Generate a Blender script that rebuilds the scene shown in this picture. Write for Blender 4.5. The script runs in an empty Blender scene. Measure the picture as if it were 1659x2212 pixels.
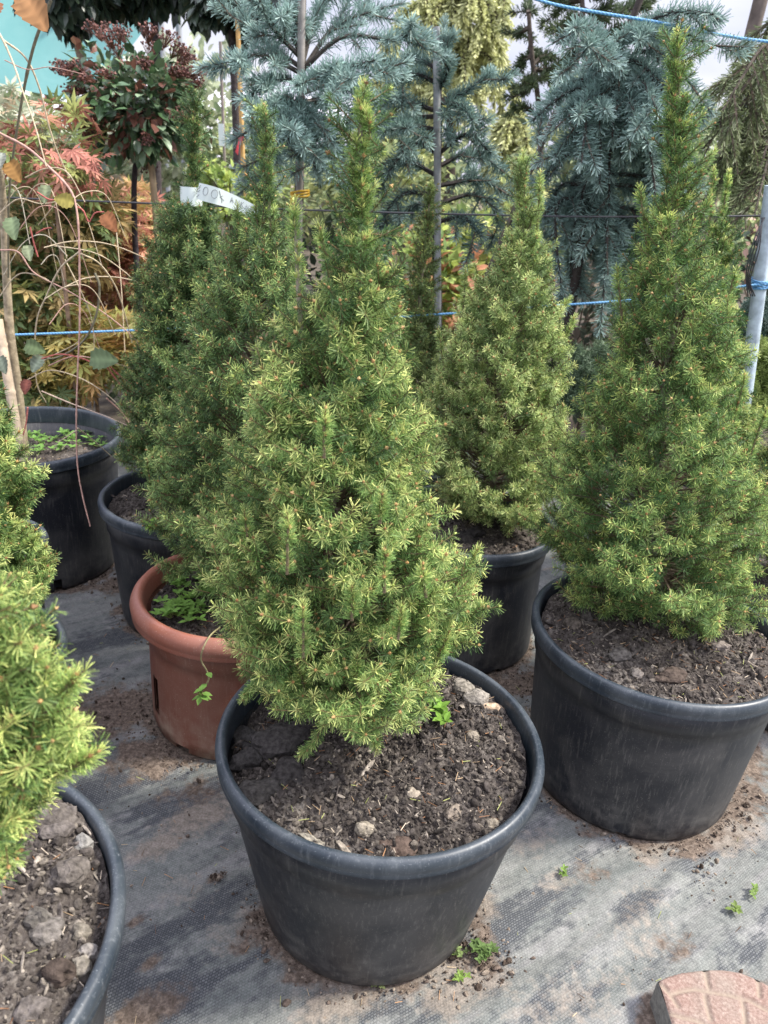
import bpy, bmesh, math
import numpy as np
from mathutils import Matrix, Vector

# ------------------------------------------------------------------ camera
SC = bpy.context.scene
COL = SC.collection
PITCH, ROLL, CAMH, FPX = math.radians(24.549), math.radians(4.2217), 1.1656, 1639.0   # focal length for an image 1659 x 2212
cp_, sp_, cr_, sr_ = math.cos(PITCH), math.sin(PITCH), math.cos(ROLL), math.sin(ROLL)
FW = np.array([0, cp_, -sp_]); U0 = np.array([0, sp_, cp_]); R0 = np.array([1.0, 0, 0])
RT = cr_ * R0 + sr_ * U0; UP = -sr_ * R0 + cr_ * U0
CAM = np.array([0, 0, CAMH])
cd = bpy.data.cameras.new("camera"); cam = bpy.data.objects.new("camera", cd); COL.objects.link(cam)
cd.sensor_fit = 'VERTICAL'; cd.sensor_height = 36.0; cd.lens = FPX / 2212.0 * 36.0
cd.clip_start = 0.02; cd.clip_end = 1000
M = Matrix([[RT[0], UP[0], -FW[0], 0], [RT[1], UP[1], -FW[1], 0], [RT[2], UP[2], -FW[2], CAMH], [0, 0, 0, 1]])
cam.matrix_world = M
cd.dof.use_dof = True; cd.dof.focus_distance = 1.3; cd.dof.aperture_fstop = 7.5
SC.camera = cam

# ------------------------------------------------------------------ sky, sun, exposure
SUN = Vector((0.78, 0.02, 0.95)).normalized()
w = bpy.data.worlds.new("World"); SC.world = w; w.use_nodes = True
nt = w.node_tree; nt.nodes.clear()
out = nt.nodes.new('ShaderNodeOutputWorld'); bg = nt.nodes.new('ShaderNodeBackground')
sky = nt.nodes.new('ShaderNodeTexSky'); sky.sky_type = 'NISHITA'; sky.sun_disc = False
sky.sun_elevation = math.asin(SUN.z); sky.sun_rotation = math.atan2(SUN.x, SUN.y)
tc = nt.nodes.new('ShaderNodeTexCoord'); mp = nt.nodes.new('ShaderNodeMapping'); mp.inputs['Scale'].default_value = (1.0, 1.0, 3.2)
ns = nt.nodes.new('ShaderNodeTexNoise'); ns.inputs['Scale'].default_value = 2.3; ns.inputs['Detail'].default_value = 6; ns.inputs['Roughness'].default_value = .52
cr = nt.nodes.new('ShaderNodeValToRGB')
cr.color_ramp.elements[0].position = .34; cr.color_ramp.elements[0].color = (3.2, 3.35, 4.6, 1)
cr.color_ramp.elements[1].position = .62; cr.color_ramp.elements[1].color = (5.5, 5.4, 5.9, 1)
mx = nt.nodes.new('ShaderNodeMix'); mx.data_type = 'RGBA'; mx.inputs[0].default_value = .86
L = nt.links.new
L(tc.outputs['Generated'], mp.inputs[0]); L(mp.outputs[0], ns.inputs['Vector']); L(ns.outputs[0], cr.inputs[0])
sx = nt.nodes.new('ShaderNodeSeparateXYZ'); mrz = nt.nodes.new('ShaderNodeMapRange'); mrz.inputs[1].default_value = .22; mrz.inputs[2].default_value = .95; mrz.inputs[3].default_value = 1.0; mrz.inputs[4].default_value = 3.4   # an overcast sky is about three times brighter overhead
vs = nt.nodes.new('ShaderNodeVectorMath'); vs.operation = 'SCALE'
L(tc.outputs['Generated'], sx.inputs[0]); L(sx.outputs[2], mrz.inputs[0]); L(cr.outputs[0], vs.inputs[0]); L(mrz.outputs[0], vs.inputs['Scale'])
L(sky.outputs[0], mx.inputs[6]); L(vs.outputs[0], mx.inputs[7]); L(mx.outputs[2], bg.inputs[0]); L(bg.outputs[0], out.inputs[0])
bg.inputs[1].default_value = 0.095
sl = bpy.data.lights.new("sun", 'SUN'); so = bpy.data.objects.new("sun", sl); COL.objects.link(so)
sl.energy = 3.5; sl.angle = math.radians(9); sl.color = (1.0, .95, .86)
so.rotation_euler = SUN.to_track_quat('Z', 'Y').to_euler(); so.location = (3, 0, 6)
SC.view_settings.view_transform = 'Standard'; SC.view_settings.look = 'None'
SC.view_settings.exposure = 1.08; SC.view_settings.gamma = 1
SC.cycles.max_bounces = 6; SC.cycles.diffuse_bounces = 3; SC.cycles.glossy_bounces = 2; SC.cycles.transmission_bounces = 3
SC.cycles.transparent_max_bounces = 4

# ------------------------------------------------------------------ helpers
def ray(px, py):
    return FW + (px - 829.5) / FPX * RT - (py - 1106.0) / FPX * UP
def atY(px, py, Y):                      # world point seen at a pixel of the photo (1659 wide) at distance Y
    d = ray(px, py); return CAM + d * (Y / d[1])
def atZ(px, py, z=0.0):
    d = ray(px, py); return CAM + d * ((z - CAMH) / d[2])
def nrm(a):
    return a / np.maximum(np.linalg.norm(a, axis=-1, keepdims=True), 1e-9)
def RNG(s): return np.random.default_rng(s)

def hsh(ix, iy, seed):
    h = (ix * 374761393 + iy * 668265263 + seed * 982451653) & 0xffffffff
    h = ((h ^ (h >> 13)) * 1274126177) & 0xffffffff
    return ((h ^ (h >> 16)) & 0xffff) / 65535.0
def vnoise(x, y, seed=0):
    ix, iy = np.floor(x).astype(np.int64), np.floor(y).astype(np.int64)
    fx, fy = x - ix, y - iy; fx = fx * fx * (3 - 2 * fx); fy = fy * fy * (3 - 2 * fy)
    a, b, c, d = hsh(ix, iy, seed), hsh(ix + 1, iy, seed), hsh(ix, iy + 1, seed), hsh(ix + 1, iy + 1, seed)
    return (a + (b - a) * fx) * (1 - fy) + (c + (d - c) * fx) * fy
def fbm(x, y, seed=0, o=4):
    s = 0; a = .5
    for k in range(o):
        s = s + a * (vnoise(x, y, seed + k) - .5); x, y, a = x * 2.03 + 17.1, y * 2.03 + 5.7, a * .5
    return s

class G:                                  # collects pieces of ONE mesh
    def __init__(s): s.v = []; s.f = []; s.c = []; s.n = 0
    def add(s, v, f, c=None):
        v = np.asarray(v, float).reshape(-1, 3); f = np.asarray(f, np.int64)
        s.v.append(v); s.f.append(f + s.n); s.n += len(v)
        if c is None: c = (1, 1, 1)
        c = np.asarray(c, float)
        s.c.append(np.broadcast_to(c, (len(v), 3)) if c.ndim == 1 else c)
        return s
    def build(s, name, mat, parent=None, smooth=False, origin=None):
        me = bpy.data.meshes.new(name)
        if s.n:
            v = np.concatenate(s.v)
            if origin is not None: v = v - np.asarray(origin)
            me.vertices.add(len(v)); me.vertices.foreach_set('co', v.astype(np.float32).ravel())
            nl = sum(f.size for f in s.f); nf = sum(len(f) for f in s.f)
            me.loops.add(nl); me.polygons.add(nf)
            me.loops.foreach_set('vertex_index', np.concatenate([f.ravel() for f in s.f]).astype(np.int32))
            tot = np.concatenate([np.full(len(f), f.shape[1]) for f in s.f]).astype(np.int32)
            st = np.concatenate([[0], np.cumsum(tot)[:-1]]).astype(np.int32)
            me.polygons.foreach_set('loop_start', st)
            try: me.polygons.foreach_set('loop_total', tot)
            except Exception: pass
            me.polygons.foreach_set('use_smooth', np.full(nf, smooth))
            ca = me.color_attributes.new('Col', 'FLOAT_COLOR', 'POINT')
            c = np.concatenate(s.c); c4 = np.ones((len(c), 4), np.float32); c4[:, :3] = c
            ca.data.foreach_set('color', c4.ravel())
            me.update(calc_edges=True); me.validate()
        me.materials.append(mat)
        o = bpy.data.objects.new(name, me); COL.objects.link(o)
        if origin is not None and parent is None: o.location = origin
        if parent is not None: o.parent = parent
        return o

def tag(o, label=None, cat=None, group=None, kind=None):
    if label: o['label'] = label
    if cat: o['category'] = cat
    if group: o['group'] = group
    if kind: o['kind'] = kind
    return o
def thing(name, loc, label, cat, group=None):
    e = bpy.data.objects.new(name, None); COL.objects.link(e); e.location = Vector([float(q) for q in loc]); e.empty_display_size = .05
    return tag(e, label, cat, group)
def put(g, name, mat, root, smooth=False):      # a part: mesh coordinates relative to the thing's base
    o = g.build(name, mat, None, smooth)
    me = o.data; me.transform(Matrix.Translation(-root.location)); o.parent = root
    return o
def sub(g, name, mat, root, part, smooth=False):
    o = put(g, name, mat, root, smooth); o.parent = part; return o

def frames(D):
    h = np.where(np.abs(D[:, 2:3]) < .9, np.array([[0, 0, 1.0]]), np.array([[1.0, 0, 0]]))
    U = nrm(np.cross(D, h)); return U, np.cross(D, U)
def tube(pts, rad, sides=6, col=None, g=None, cap=True):
    pts = np.asarray(pts, float); n = len(pts); rad = np.broadcast_to(np.asarray(rad, float), (n,))
    T = nrm(np.gradient(pts, axis=0)); u = np.cross(T[0], [0, 0, 1.0] if abs(T[0][2]) < .9 else [1.0, 0, 0]); u /= np.linalg.norm(u)
    V = []
    for i in range(n):
        u = u - T[i] * (u @ T[i]); u /= np.linalg.norm(u); w_ = np.cross(T[i], u)
        a = np.arange(sides) * 2 * np.pi / sides
        V.append(pts[i] + rad[i] * (np.cos(a)[:, None] * u + np.sin(a)[:, None] * w_))
    V = np.concatenate(V); F = []
    k = np.arange(sides); k2 = (k + 1) % sides
    for i in range(n - 1):
        F.append(np.stack([i * sides + k, i * sides + k2, (i + 1) * sides + k2, (i + 1) * sides + k], 1))
    g = g or G(); g.add(V, np.concatenate(F), col if col is not None else (1, 1, 1))
    if cap:
        for i, b in ((0, 0), (n - 1, (n - 1) * sides)):
            g.add(np.vstack([V[b:b + sides], pts[i]]), np.stack([k, k2, np.full(sides, sides)], 1), col if col is not None and np.ndim(col) == 1 else (1, 1, 1))
    return g
def smooth_path(P, n=24):                 # Catmull-Rom through points
    P = np.asarray(P, float); Q = np.vstack([2 * P[0] - P[1], P, 2 * P[-1] - P[-2]]); t = np.linspace(0, len(P) - 1 - 1e-6, n); i = t.astype(int); f = (t - i)[:, None]
    a, b, c, d = Q[i], Q[i + 1], Q[i + 2], Q[i + 3]
    return .5 * (2 * b + (c - a) * f + (2 * a - 5 * b + 4 * c - d) * f ** 2 + (3 * b - a - 3 * c + d) * f ** 3)
def sticks(g, A, B, ra, rb_, col):        # many thin three-sided sticks
    D = nrm(B - A); U, W = frames(D); n = len(A); ra = np.broadcast_to(ra, (n,)); rb_ = np.broadcast_to(rb_, (n,))
    V = np.empty((n, 6, 3))
    for k in range(3):
        a = k * 2 * np.pi / 3; r_ = math.cos(a) * U + math.sin(a) * W
        V[:, k] = A + r_ * ra[:, None]; V[:, 3 + k] = B + r_ * rb_[:, None]
    q = np.array([[0, 1, 4, 3], [1, 2, 5, 4], [2, 0, 3, 5]])
    F = (np.arange(n)[:, None, None] * 6 + q).reshape(-1, 4)
    c = np.asarray(col, float)
    g.add(V.reshape(-1, 3), F, c if c.ndim == 1 else np.repeat(c, 6, 0))
def inst(g, tv, tf, pos, X, Y, Z, col):   # many copies of a small template into one mesh
    n, m = len(pos), len(tv)
    V = pos[:, None] + tv[None, :, 0:1] * X[:, None] + tv[None, :, 1:2] * Y[:, None] + tv[None, :, 2:3] * Z[:, None]
    F = (np.arange(n)[:, None, None] * m + tf[None]).reshape(-1, tf.shape[1])
    c = np.asarray(col, float)
    g.add(V.reshape(-1, 3), F, c if c.ndim == 1 else (np.repeat(c, m, 0) if c.ndim == 2 else c.reshape(-1, 3)))

def needles(g, P, D, Ls, n, nl, nw, fresh, pal, seed, a0=84, a1=50, bend=.14, brush=0.0):
    """every shoot P + D*L carries n needles; colour runs from old (inside) to new (tip)"""
    r = RNG(seed); N = len(P)
    i = np.arange(n); s = ((i + .5) / n) ** .72
    S = np.clip(s[None] + r.normal(0, .02, (N, n)), 0.02, 1)
    U, W = frames(D)
    th = i[None] * 2.39996 + r.uniform(0, 6.28, (N, 1)) + r.normal(0, .25, (N, n))
    a1 = a1[:, None] if np.ndim(a1) else a1
    al = np.radians(a0 + (a1 - a0) * S ** (3.0) + r.normal(0, 9, (N, n)))
    rad = np.cos(th)[..., None] * U[:, None] + np.sin(th)[..., None] * W[:, None]
    upv = np.array([0, 0, 1.0])
    Dc = nrm(D[:, None] + upv * (bend * 1.6 * S[..., None]))
    B = P[:, None] + D[:, None] * (Ls[:, None] * S)[..., None] + upv * (bend * Ls[:, None] * S ** 2)[..., None]
    dr = nrm(Dc * np.cos(al)[..., None] + rad * np.sin(al)[..., None] + upv * brush)
    ln = (nl[:, None] if np.ndim(nl) else nl) * (1 - .22 * S ** 4) * r.uniform(.75, 1.12, (N, n))
    sd = nrm(np.cross(dr, r.normal(0, 1, (N, n, 3))))
    wd = nw * .5
    tip = B + dr * ln[..., None]; md = B + dr * (ln * .55)[..., None]
    V = np.stack([B - sd * wd * .7, tip - sd * wd * .62, tip + sd * wd * .62, B + sd * wd * .7], 2).reshape(-1, 3)
    k = np.arange(N * n)[:, None] * 4
    F = k + np.array([0, 1, 2, 3])
    old, mid, new = [np.array(q) for q in pal]
    f1 = np.clip(fresh[:, None] * (1.1 + .5 * S) + r.normal(0, .10, (N, n)), 0, 1)[..., None]
    f2 = np.clip((fresh[:, None] - .10) * 1.45 * S ** 4.5 + r.normal(0, .04, (N, n)), 0, 1)[..., None]
    c = old + (mid - old) * f1; c = c + (new - c) * f2
    c = c * r.uniform(.78, 1.22, (N, n, 1))
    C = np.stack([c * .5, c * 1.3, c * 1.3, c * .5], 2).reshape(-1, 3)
    g.add(V, F, C)

_bm = bmesh.new(); bmesh.ops.create_icosphere(_bm, subdivisions=2, radius=1.0); _bm.verts.ensure_lookup_table()
ICO_V = np.array([v.co[:] for v in _bm.verts]); ICO_F = np.array([[v.index for v in f.verts] for f in _bm.faces]); _bm.free()
_bm = bmesh.new(); bmesh.ops.create_icosphere(_bm, subdivisions=3, radius=1.0); _bm.verts.ensure_lookup_table()
ICO3_V = np.array([v.co[:] for v in _bm.verts]); ICO3_F = np.array([[v.index for v in f.verts] for f in _bm.faces]); _bm.free()
OCT_V = np.array([[1, 0, 0], [0, 1, 0], [-1, 0, 0], [0, -1, 0], [0, 0, 1.5], [0, 0, -1]], float)
OCT_F = np.array([[0, 1, 4], [1, 2, 4], [2, 3, 4], [3, 0, 4], [1, 0, 5], [2, 1, 5], [3, 2, 5], [0, 3, 5]])
def rock(seed, rough=.28, big=False):
    V = (ICO3_V if big else ICO_V).copy(); r = RNG(seed)
    d = np.zeros(len(V))
    for k in range(5 if big else 4):
        for q in range(3):
            ax = nrm(r.normal(0, 1, 3)); d += np.sin(V @ ax * (1.7 * 1.9 ** k) + r.uniform(0, 6.28)) * rough * .5 ** k * .6
    if big: d = d * 1.25 + r.normal(0, .045, len(V))
    V = V * (1 + d)[:, None]
    if not big: ax = nrm(r.normal(0, 1, 3)); h = V @ ax; V = V - np.maximum(h - .55, 0)[:, None] * ax * .8   # a broken flat side
    return V
ROCKS = [rock(k) for k in range(6)]
def rnd_rot(r, n):
    X = nrm(r.normal(0, 1, (n, 3))); Y = nrm(np.cross(X, r.normal(0, 1, (n, 3)))); return X, Y, np.cross(X, Y)

# ------------------------------------------------------------------ materials
class NM:
    def __init__(s, name):
        s.m = bpy.data.materials.new(name); s.m.use_nodes = True; s.t = s.m.node_tree; s.b = s.t.nodes['Principled BSDF']; s.o = s.t.nodes['Material Output']
    def n(s, t, **k):
        x = s.t.nodes.new(t)
        for a, b in k.items():
            if hasattr(x, a): setattr(x, a, b)
            else: x.inputs[a.replace('_', ' ')].default_value = b
        return x
    def l(s, a, b): s.t.links.new(a, b)
    def coord(s): return s.n('ShaderNodeTexCoord').outputs['Object']
    def noise(s, scale, detail=4, vec=None, rough=.55, dist=0.0):
        x = s.n('ShaderNodeTexNoise'); x.inputs['Scale'].default_value = scale; x.inputs['Detail'].default_value = detail; x.inputs['Roughness'].default_value = rough; x.inputs['Distortion'].default_value = dist
        s.l(vec if vec is not None else s.coord(), x.inputs['Vector']); return x.outputs['Fac']
    def ramp(s, f, *st):
        x = s.n('ShaderNodeValToRGB'); e = x.color_ramp.elements
        while len(e) < len(st): e.new(.5)
        for q, (p, c) in zip(e, st): q.position = p; q.color = (*c, 1) if len(c) == 3 else c
        s.l(f, x.inputs[0]); return x.outputs[0]
    def mr(s, f, a, b, c=0, d=1):
        x = s.n('ShaderNodeMapRange'); 
        for i, v in zip(range(1, 5), (a, b, c, d)): x.inputs[i].default_value = v
        s.l(f, x.inputs[0]); return x.outputs[0]
    def mix(s, f, a, b, bt='MIX'):
        x = s.n('ShaderNodeMix', data_type='RGBA', blend_type=bt)
        for v, i in ((f, 0), (a, 6), (b, 7)):
            if hasattr(v, 'is_linked') or hasattr(v, 'links'): s.l(v, x.inputs[i])
            elif i == 0: x.inputs[0].default_value = v
            else: x.inputs[i].default_value = (*v, 1)
        return x.outputs[2]
    def math(s, op, a, b=0.0):
        x = s.n('ShaderNodeMath', operation=op)
        for v, i in ((a, 0), (b, 1)):
            if isinstance(v, (int, float)): x.inputs[i].default_value = v
            else: s.l(v, x.inputs[i])
        return x.outputs[0]
    def bump(s, h, st=.5, d=.01):
        x = s.n('ShaderNodeBump'); x.inputs['Strength'].default_value = st; x.inputs['Distance'].default_value = d
        s.l(h, x.inputs['Height']); s.l(x.outputs[0], s.b.inputs['Normal'])
    def base(s, c): s.l(c, s.b.inputs['Base Color']) if hasattr(c, 'links') else s.b.inputs['Base Color'].__setattr__('default_value', (*c, 1))

def m_foliage(name, trans=.25, rough=.5, tint=(1, 1, 1), spec=.35):
    a = NM(name); at = a.n('ShaderNodeAttribute', attribute_name='Col')
    c = a.mix(1.0, at.outputs['Color'], tint, 'MULTIPLY')
    a.base(c); a.b.inputs['Roughness'].default_value = rough; a.b.inputs['Specular IOR Level'].default_value = spec
    t = a.n('ShaderNodeBsdfTranslucent'); a.l(c, t.inputs[0]); mxs = a.n('ShaderNodeMixShader'); mxs.inputs[0].default_value = trans
    a.l(a.b.outputs[0], mxs.inputs[1]); a.l(t.outputs[0], mxs.inputs[2]); a.l(mxs.outputs[0], a.o.inputs[0])
    return a.m
def m_attr(name, rough=.8, noise=40, amt=.35, bumpd=0.0, spec=.25):
    a = NM(name); at = a.n('ShaderNodeAttribute', attribute_name='Col')
    f = a.mr(a.noise(noise, 5), .3, .7, 1 - amt, 1 + amt)
    a.base(a.mix(1.0, at.outputs['Color'], f, 'MULTIPLY')); a.b.inputs['Roughness'].default_value = rough; a.b.inputs['Specular IOR Level'].default_value = spec
    if bumpd: a.bump(a.noise(noise * 2.2, 5), .7, bumpd)
    return a.m
NEEDLE = m_foliage('needle_green', .28)
LEAF = m_foliage('leaf_surface', .35, .65, spec=.18)
GLOSSY_LEAF = m_foliage('glossy_leaf_surface', .12, .33, spec=.5)
BARK = m_attr('bark', .85, 60, .45, .002)
TWIG = m_attr('twig_bark', .7, 120, .3)
WOOD = m_attr('stake_wood', .7, 30, .3, .001)
BUD = m_attr('bud_scale', .55, 200, .15)

def m_plastic(name, base, dust, amt=.5, rough=.42, seed=0):
    a = NM(name); co = a.coord()
    mpn = a.n('ShaderNodeMapping'); mpn.inputs['Location'].default_value = (seed, seed * .7, 0); a.l(co, mpn.inputs[0]); co = mpn.outputs[0]
    n1 = a.noise(7, 6, co, .6, .6); n2 = a.noise(38, 4, co)
    st = a.n('ShaderNodeMapping'); st.inputs['Scale'].default_value = (60, 60, 5); st.inputs['Rotation'].default_value = (.2, .15, 0); a.l(co, st.inputs[0]); n3 = a.noise(3.0, 3, st.outputs[0], .7)
    sp = a.noise(420, 1, co, .4)
    sepz = a.n('ShaderNodeSeparateXYZ'); a.l(a.coord(), sepz.inputs[0])
    low = a.mr(sepz.outputs[2], .13, .0, 0, .9)
    f = a.math('ADD', a.mr(n1, .45, .78, 0, amt), a.mr(n3, .54, .74, 0, amt * .8))
    f = a.math('ADD', f, a.math('MULTIPLY', a.mr(n2, .4, .75, 0, 1), low))
    f = a.math('ADD', f, a.mr(sp, .68, .74, 0, .6))
    f = a.n('ShaderNodeClamp'), f
    a.l(f[1], f[0].inputs[0])
    a.base(a.mix(f[0].outputs[0], base, dust))
    a.l(a.mr(n1, .3, .7, rough - .07, rough + .2), a.b.inputs['Roughness'])
    a.b.inputs['Specular IOR Level'].default_value = .5
    a.bump(a.noise(90, 3, co), .08, .002)
    return a.m
BLACK = m_plastic('black_pot_plastic', (.011, .013, .018), (.12, .115, .105), .62, .42)
SKY_SHEEN_RIM = m_plastic('black_rim_sky_sheen', (.022, .031, .041), (.15, .165, .175), .5, .34, 3)  # same black plastic; the sky's reflection is painted in as a paler, bluer colour
TERRA = m_plastic('terracotta_plastic', (.20, .068, .042), (.36, .26, .19), .38, .5, 5)
TERRARIM = m_plastic('terracotta_rim_plastic', (.27, .098, .062), (.45, .30, .24), .25, .42, 7)

def m_soil(name, dark=(.020, .017, .015), mid=(.066, .056, .049), pale=(.17, .152, .132), bias=0.0):
    a = NM(name); n1 = a.noise(22, 8, None, .62); n2 = a.noise(160, 6, None, .65); n3 = a.noise(6, 3)
    f = a.math('ADD', a.math('MULTIPLY', n1, .45), a.math('MULTIPLY', n2, .55)); f = a.math('ADD', f, a.mr(n3, .3, .7, -.07 + bias, .07 + bias))
    at = a.n('ShaderNodeAttribute', attribute_name='Col')
    c = a.ramp(f, (.34, dark), (.50, mid), (.66, pale), (.8, tuple(min(q * 1.7, 1) for q in pale)))
    a.base(a.mix(1.0, c, at.outputs['Color'], 'MULTIPLY')); a.b.inputs['Roughness'].default_value = .95; a.b.inputs['Specular IOR Level'].default_value = .12
    a.bump(n2, .9, .004)
    return a.m
SOIL = m_soil('potting_soil')
CLOD = m_attr('soil_clod', .95, 140, .55, .003, .1)

# ------------------------------------------------------------------ setting: the ground sheet
FAB = atZ(482 / 1.1573, 2167 / 1.1573)[:2] - atZ(320 / 1.1573, 2240 / 1.1573)[:2]; FANG = math.atan2(FAB[1], FAB[0])
POTS = dict(main=(.0206, .9466, .255, .3556, .183), right=(.5692, 1.3039, .253, .3627, .2105), terracotta=(-.308, 1.403, .214, .325, .182),
            third=(-.512, 1.818, .228, .351, .19), big=(-1.031, 2.029, .26, .405, .222), mid=(.22, 1.791, .222, .353, .205),
            leftmid=(-.775, 1.161, .189, .29, .145), front=(-.527, .523, .276, .388, .21), edge=(1.052, 1.60, .233, .326, .18))
xs = np.concatenate([[-60, -30, -15, -8, -5, -3.2, -2.4], np.arange(-1.9, 1.9, .012), [2.2, 2.8, 4, 7, 14, 30, 60]])
ys = np.concatenate([[-6, -3, -1.2, -.4, .1], np.arange(.35, 2.9, .012), [3.1, 3.5, 4, 5, 7, 10, 16, 30, 60, 120]])
X, Y = np.meshgrid(xs, ys); ca, sa = math.cos(FANG), math.sin(FANG)
Uf, Vf = X * ca + Y * sa, -X * sa + Y * ca                      # along / across the fabric's folds
near = np.clip(1 - np.maximum(np.abs(X) - 1.6, 0) / .6, 0, 1) * np.clip(1 - np.maximum(Y - 2.5, 0) / .6, 0, 1)
Zg = near * (.026 * fbm(Uf * 1.6, Vf * 7, 3, 3) + .020 * fbm(Uf * 3, Vf * 17, 9, 3) + .0025 * fbm(X * 30, Y * 30, 5, 2))
ridge = np.exp(-((Vf - (Uf * .10 + .41 + .05 * np.sin(Uf * 5))) / .02) ** 2) * .010
Zg += near * ridge * np.clip((X - .1) * 3, 0, 1)
for (cx, cy, R_, H_, rb_) in POTS.values():                     # the cloth lies flat under each pot
    d = np.hypot(X - cx, Y - cy); k = np.clip((d - rb_) / .05, 0, 1); Zg = Zg * k + (-.001) * (1 - k) 
Zg = np.minimum(Zg, .02)
msk = np.zeros(X.shape + (3,))                                  # r = brown soil, g = pale dust, b = bare dark cloth
def patch(px, py, r, ch, amt=1.0, el=1.8):
    c = atZ(px, py); du = (X - c[0]) * ca + (Y - c[1]) * sa; dv = -(X - c[0]) * sa + (Y - c[1]) * ca
    d = np.sqrt((du / el) ** 2 + dv ** 2) / r + fbm(X * 16, Y * 16, int(px) % 97, 4) * 1.3
    msk[..., ch] = np.maximum(msk[..., ch], amt * np.clip(1.4 - d, 0, 1))
for a_ in [(255, 1530, .09, 0), (350, 1620, .07, 0), (180, 1560, .06, 0), (420, 1700, .05, 0, .8), (1270, 1885, .040, 0, .62, 1.2), (1452, 2050, .034, 0, .62, 1.3), (1610, 1720, .07, 0, .9), (1580, 1640, .06, 0), (1130, 1480, .07, 0), (1440, 2180, .03, 0),
           (1500, 1830, .03, 0, .9), (1050, 2075, .035, 0, 1, 1), (980, 2010, .03, 0, .9), (560, 2010, .03, 0, .8), (470, 1890, .012, 0), (225, 1265, .05, 0, .9), (290, 1990, .012, 0), (520, 2050, .012, 0), (610, 2020, .02, 0), (1640, 2160, .03, 0), (300, 2190, .035, 0), (420, 1560, .08, 0, .7), (330, 2080, .01, 0)]: patch(*a_)
for a_ in [(420, 1760, .05, 1, .9), (330, 1830, .03, 1), (760, 2140, .06, 1, .8), (1010, 2130, .05, 1, .8), (950, 2060, .06, 1, .8), (1040, 1960, .035, 1, 1, 1), (1400, 1830, .04, 1, .8), (1560, 1800, .05, 1), (1600, 1620, .05, 1, .9), (1200, 1900, .03, 1, .6), (380, 1940, .05, 1, .4), (1380, 2000, .07, 1, .5), (1240, 2150, .09, 1, .5), (1150, 1820, .04, 1, .5), (560, 1980, .05, 1, .6), (1135, 1560, .05, 1, .9)]: patch(*a_)
for a_ in [(245, 1700, .055, 2, 1, 2.4), (370, 1750, .05, 2, .9, 2), (200, 1640, .05, 2, .7), (370, 2020, .05, 2, .8, 2.4), (300, 2100, .06, 2, .8, 2), (430, 2130, .05, 2, .7, 2), (1130, 1990, .05, 2, .9, 3), (1060, 2100, .035, 2, .6, 3), (1390, 1960, .02, 2, .9, 4), (1500, 1850, .018, 2, .9, 5), (1620, 2060, .035, 2, 1, 2), (1240, 2090, .02, 2, .7, 4), (1400, 1800, .03, 2, .7, 4), (700, 2180, .03, 2, .8, 2), (850, 2150, .02, 2, .8, 3), (230, 1380, .06, 2, .7), (1200, 1720, .03, 2, .6, 4), (1650, 1980, .02, 2, .8, 4), (1180, 2180, .03, 2, .8, 3)]: patch(*a_)
for (cx, cy, R_, H_, rb_) in POTS.values():
    d = np.hypot(X - cx, Y - cy) - rb_; n_ = fbm(X * 22, Y * 22, 41, 4); fade = np.clip(1.1 - np.maximum(d, 0) / .032 + n_ * 2.6, 0, 1); msk[..., 0] = np.maximum(msk[..., 0], fade * .9)
idx = np.arange(X.size).reshape(X.shape)
gq = G(); gq.add(np.stack([X, Y, Zg], -1).reshape(-1, 3), np.stack([idx[:-1, :-1], idx[:-1, 1:], idx[1:, 1:], idx[1:, :-1]], -1).reshape(-1, 4), msk.reshape(-1, 3))
a = NM('woven_ground_cloth'); co = a.coord()
rot = a.n('ShaderNodeMapping'); rot.inputs['Rotation'].default_value = (0, 0, -FANG); a.l(co, rot.inputs[0])
at = a.n('ShaderNodeAttribute', attribute_name='Col'); sep = a.n('ShaderNodeSeparateColor'); a.l(at.outputs['Color'], sep.inputs[0])
br = a.n('ShaderNodeTexBrick'); br.offset = .5; br.inputs['Scale'].default_value = 1; br.inputs['Brick Width'].default_value = .0052; br.inputs['Row Height'].default_value = .0040
br.inputs['Mortar Size'].default_value = .00075; br.inputs['Mortar Smooth'].default_value = .4
br.inputs['Color1'].default_value = (.9, .9, .9, 1); br.inputs['Color2'].default_value = (.35, .35, .35, 1); br.inputs['Mortar'].default_value = (0, 0, 0, 1)
wob = a.n('ShaderNodeVectorMath', operation='ADD'); nz = a.n('ShaderNodeTexNoise'); nz.inputs['Scale'].default_value = 9; a.l(co, nz.inputs['Vector'])
sc_ = a.n('ShaderNodeVectorMath', operation='SCALE'); sc_.inputs['Scale'].default_value = .012; a.l(nz.outputs['Color'], sc_.inputs[0]); a.l(rot.outputs[0], wob.inputs[0]); a.l(sc_.outputs[0], wob.inputs[1]); a.l(wob.outputs[0], br.inputs['Vector'])
stre = a.n('ShaderNodeMapping'); stre.inputs['Scale'].default_value = (1.0, 4.2, 1); a.l(rot.outputs[0], stre.inputs[0])
ns1 = a.noise(3.4, 7, stre.outputs[0], .62); ns2 = a.noise(13, 8, stre.outputs[0], .66); nf = a.noise(260, 3, co, .6); nm = a.noise(55, 6, co, .65); nb = a.noise(2.1, 4, co)
fab_t = a.math('ADD', a.math('MULTIPLY', ns1, .5), a.math('MULTIPLY', ns2, .5))
fab_t = a.math('SUBTRACT', fab_t, a.math('MULTIPLY', sep.outputs[2], .18))
dusty = a.mr(fab_t, .34, .50, 0, 1)
film = a.ramp(a.noise(5, 5, stre.outputs[0]), (.35, (.135, .150, .136)), (.52, (.200, .207, .186)), (.68, (.262, .256, .245)))
film = a.mix(1.0, film, a.mr(nm, .3, .7, .72, 1.22), 'MULTIPLY')
film = a.mix(1.0, film, a.mr(nf, .3, .7, .72, 1.25), 'MULTIPLY')
weft = a.mix(br.outputs['Color'], (.05, .054, .058), (.165, .172, .172))
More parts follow.
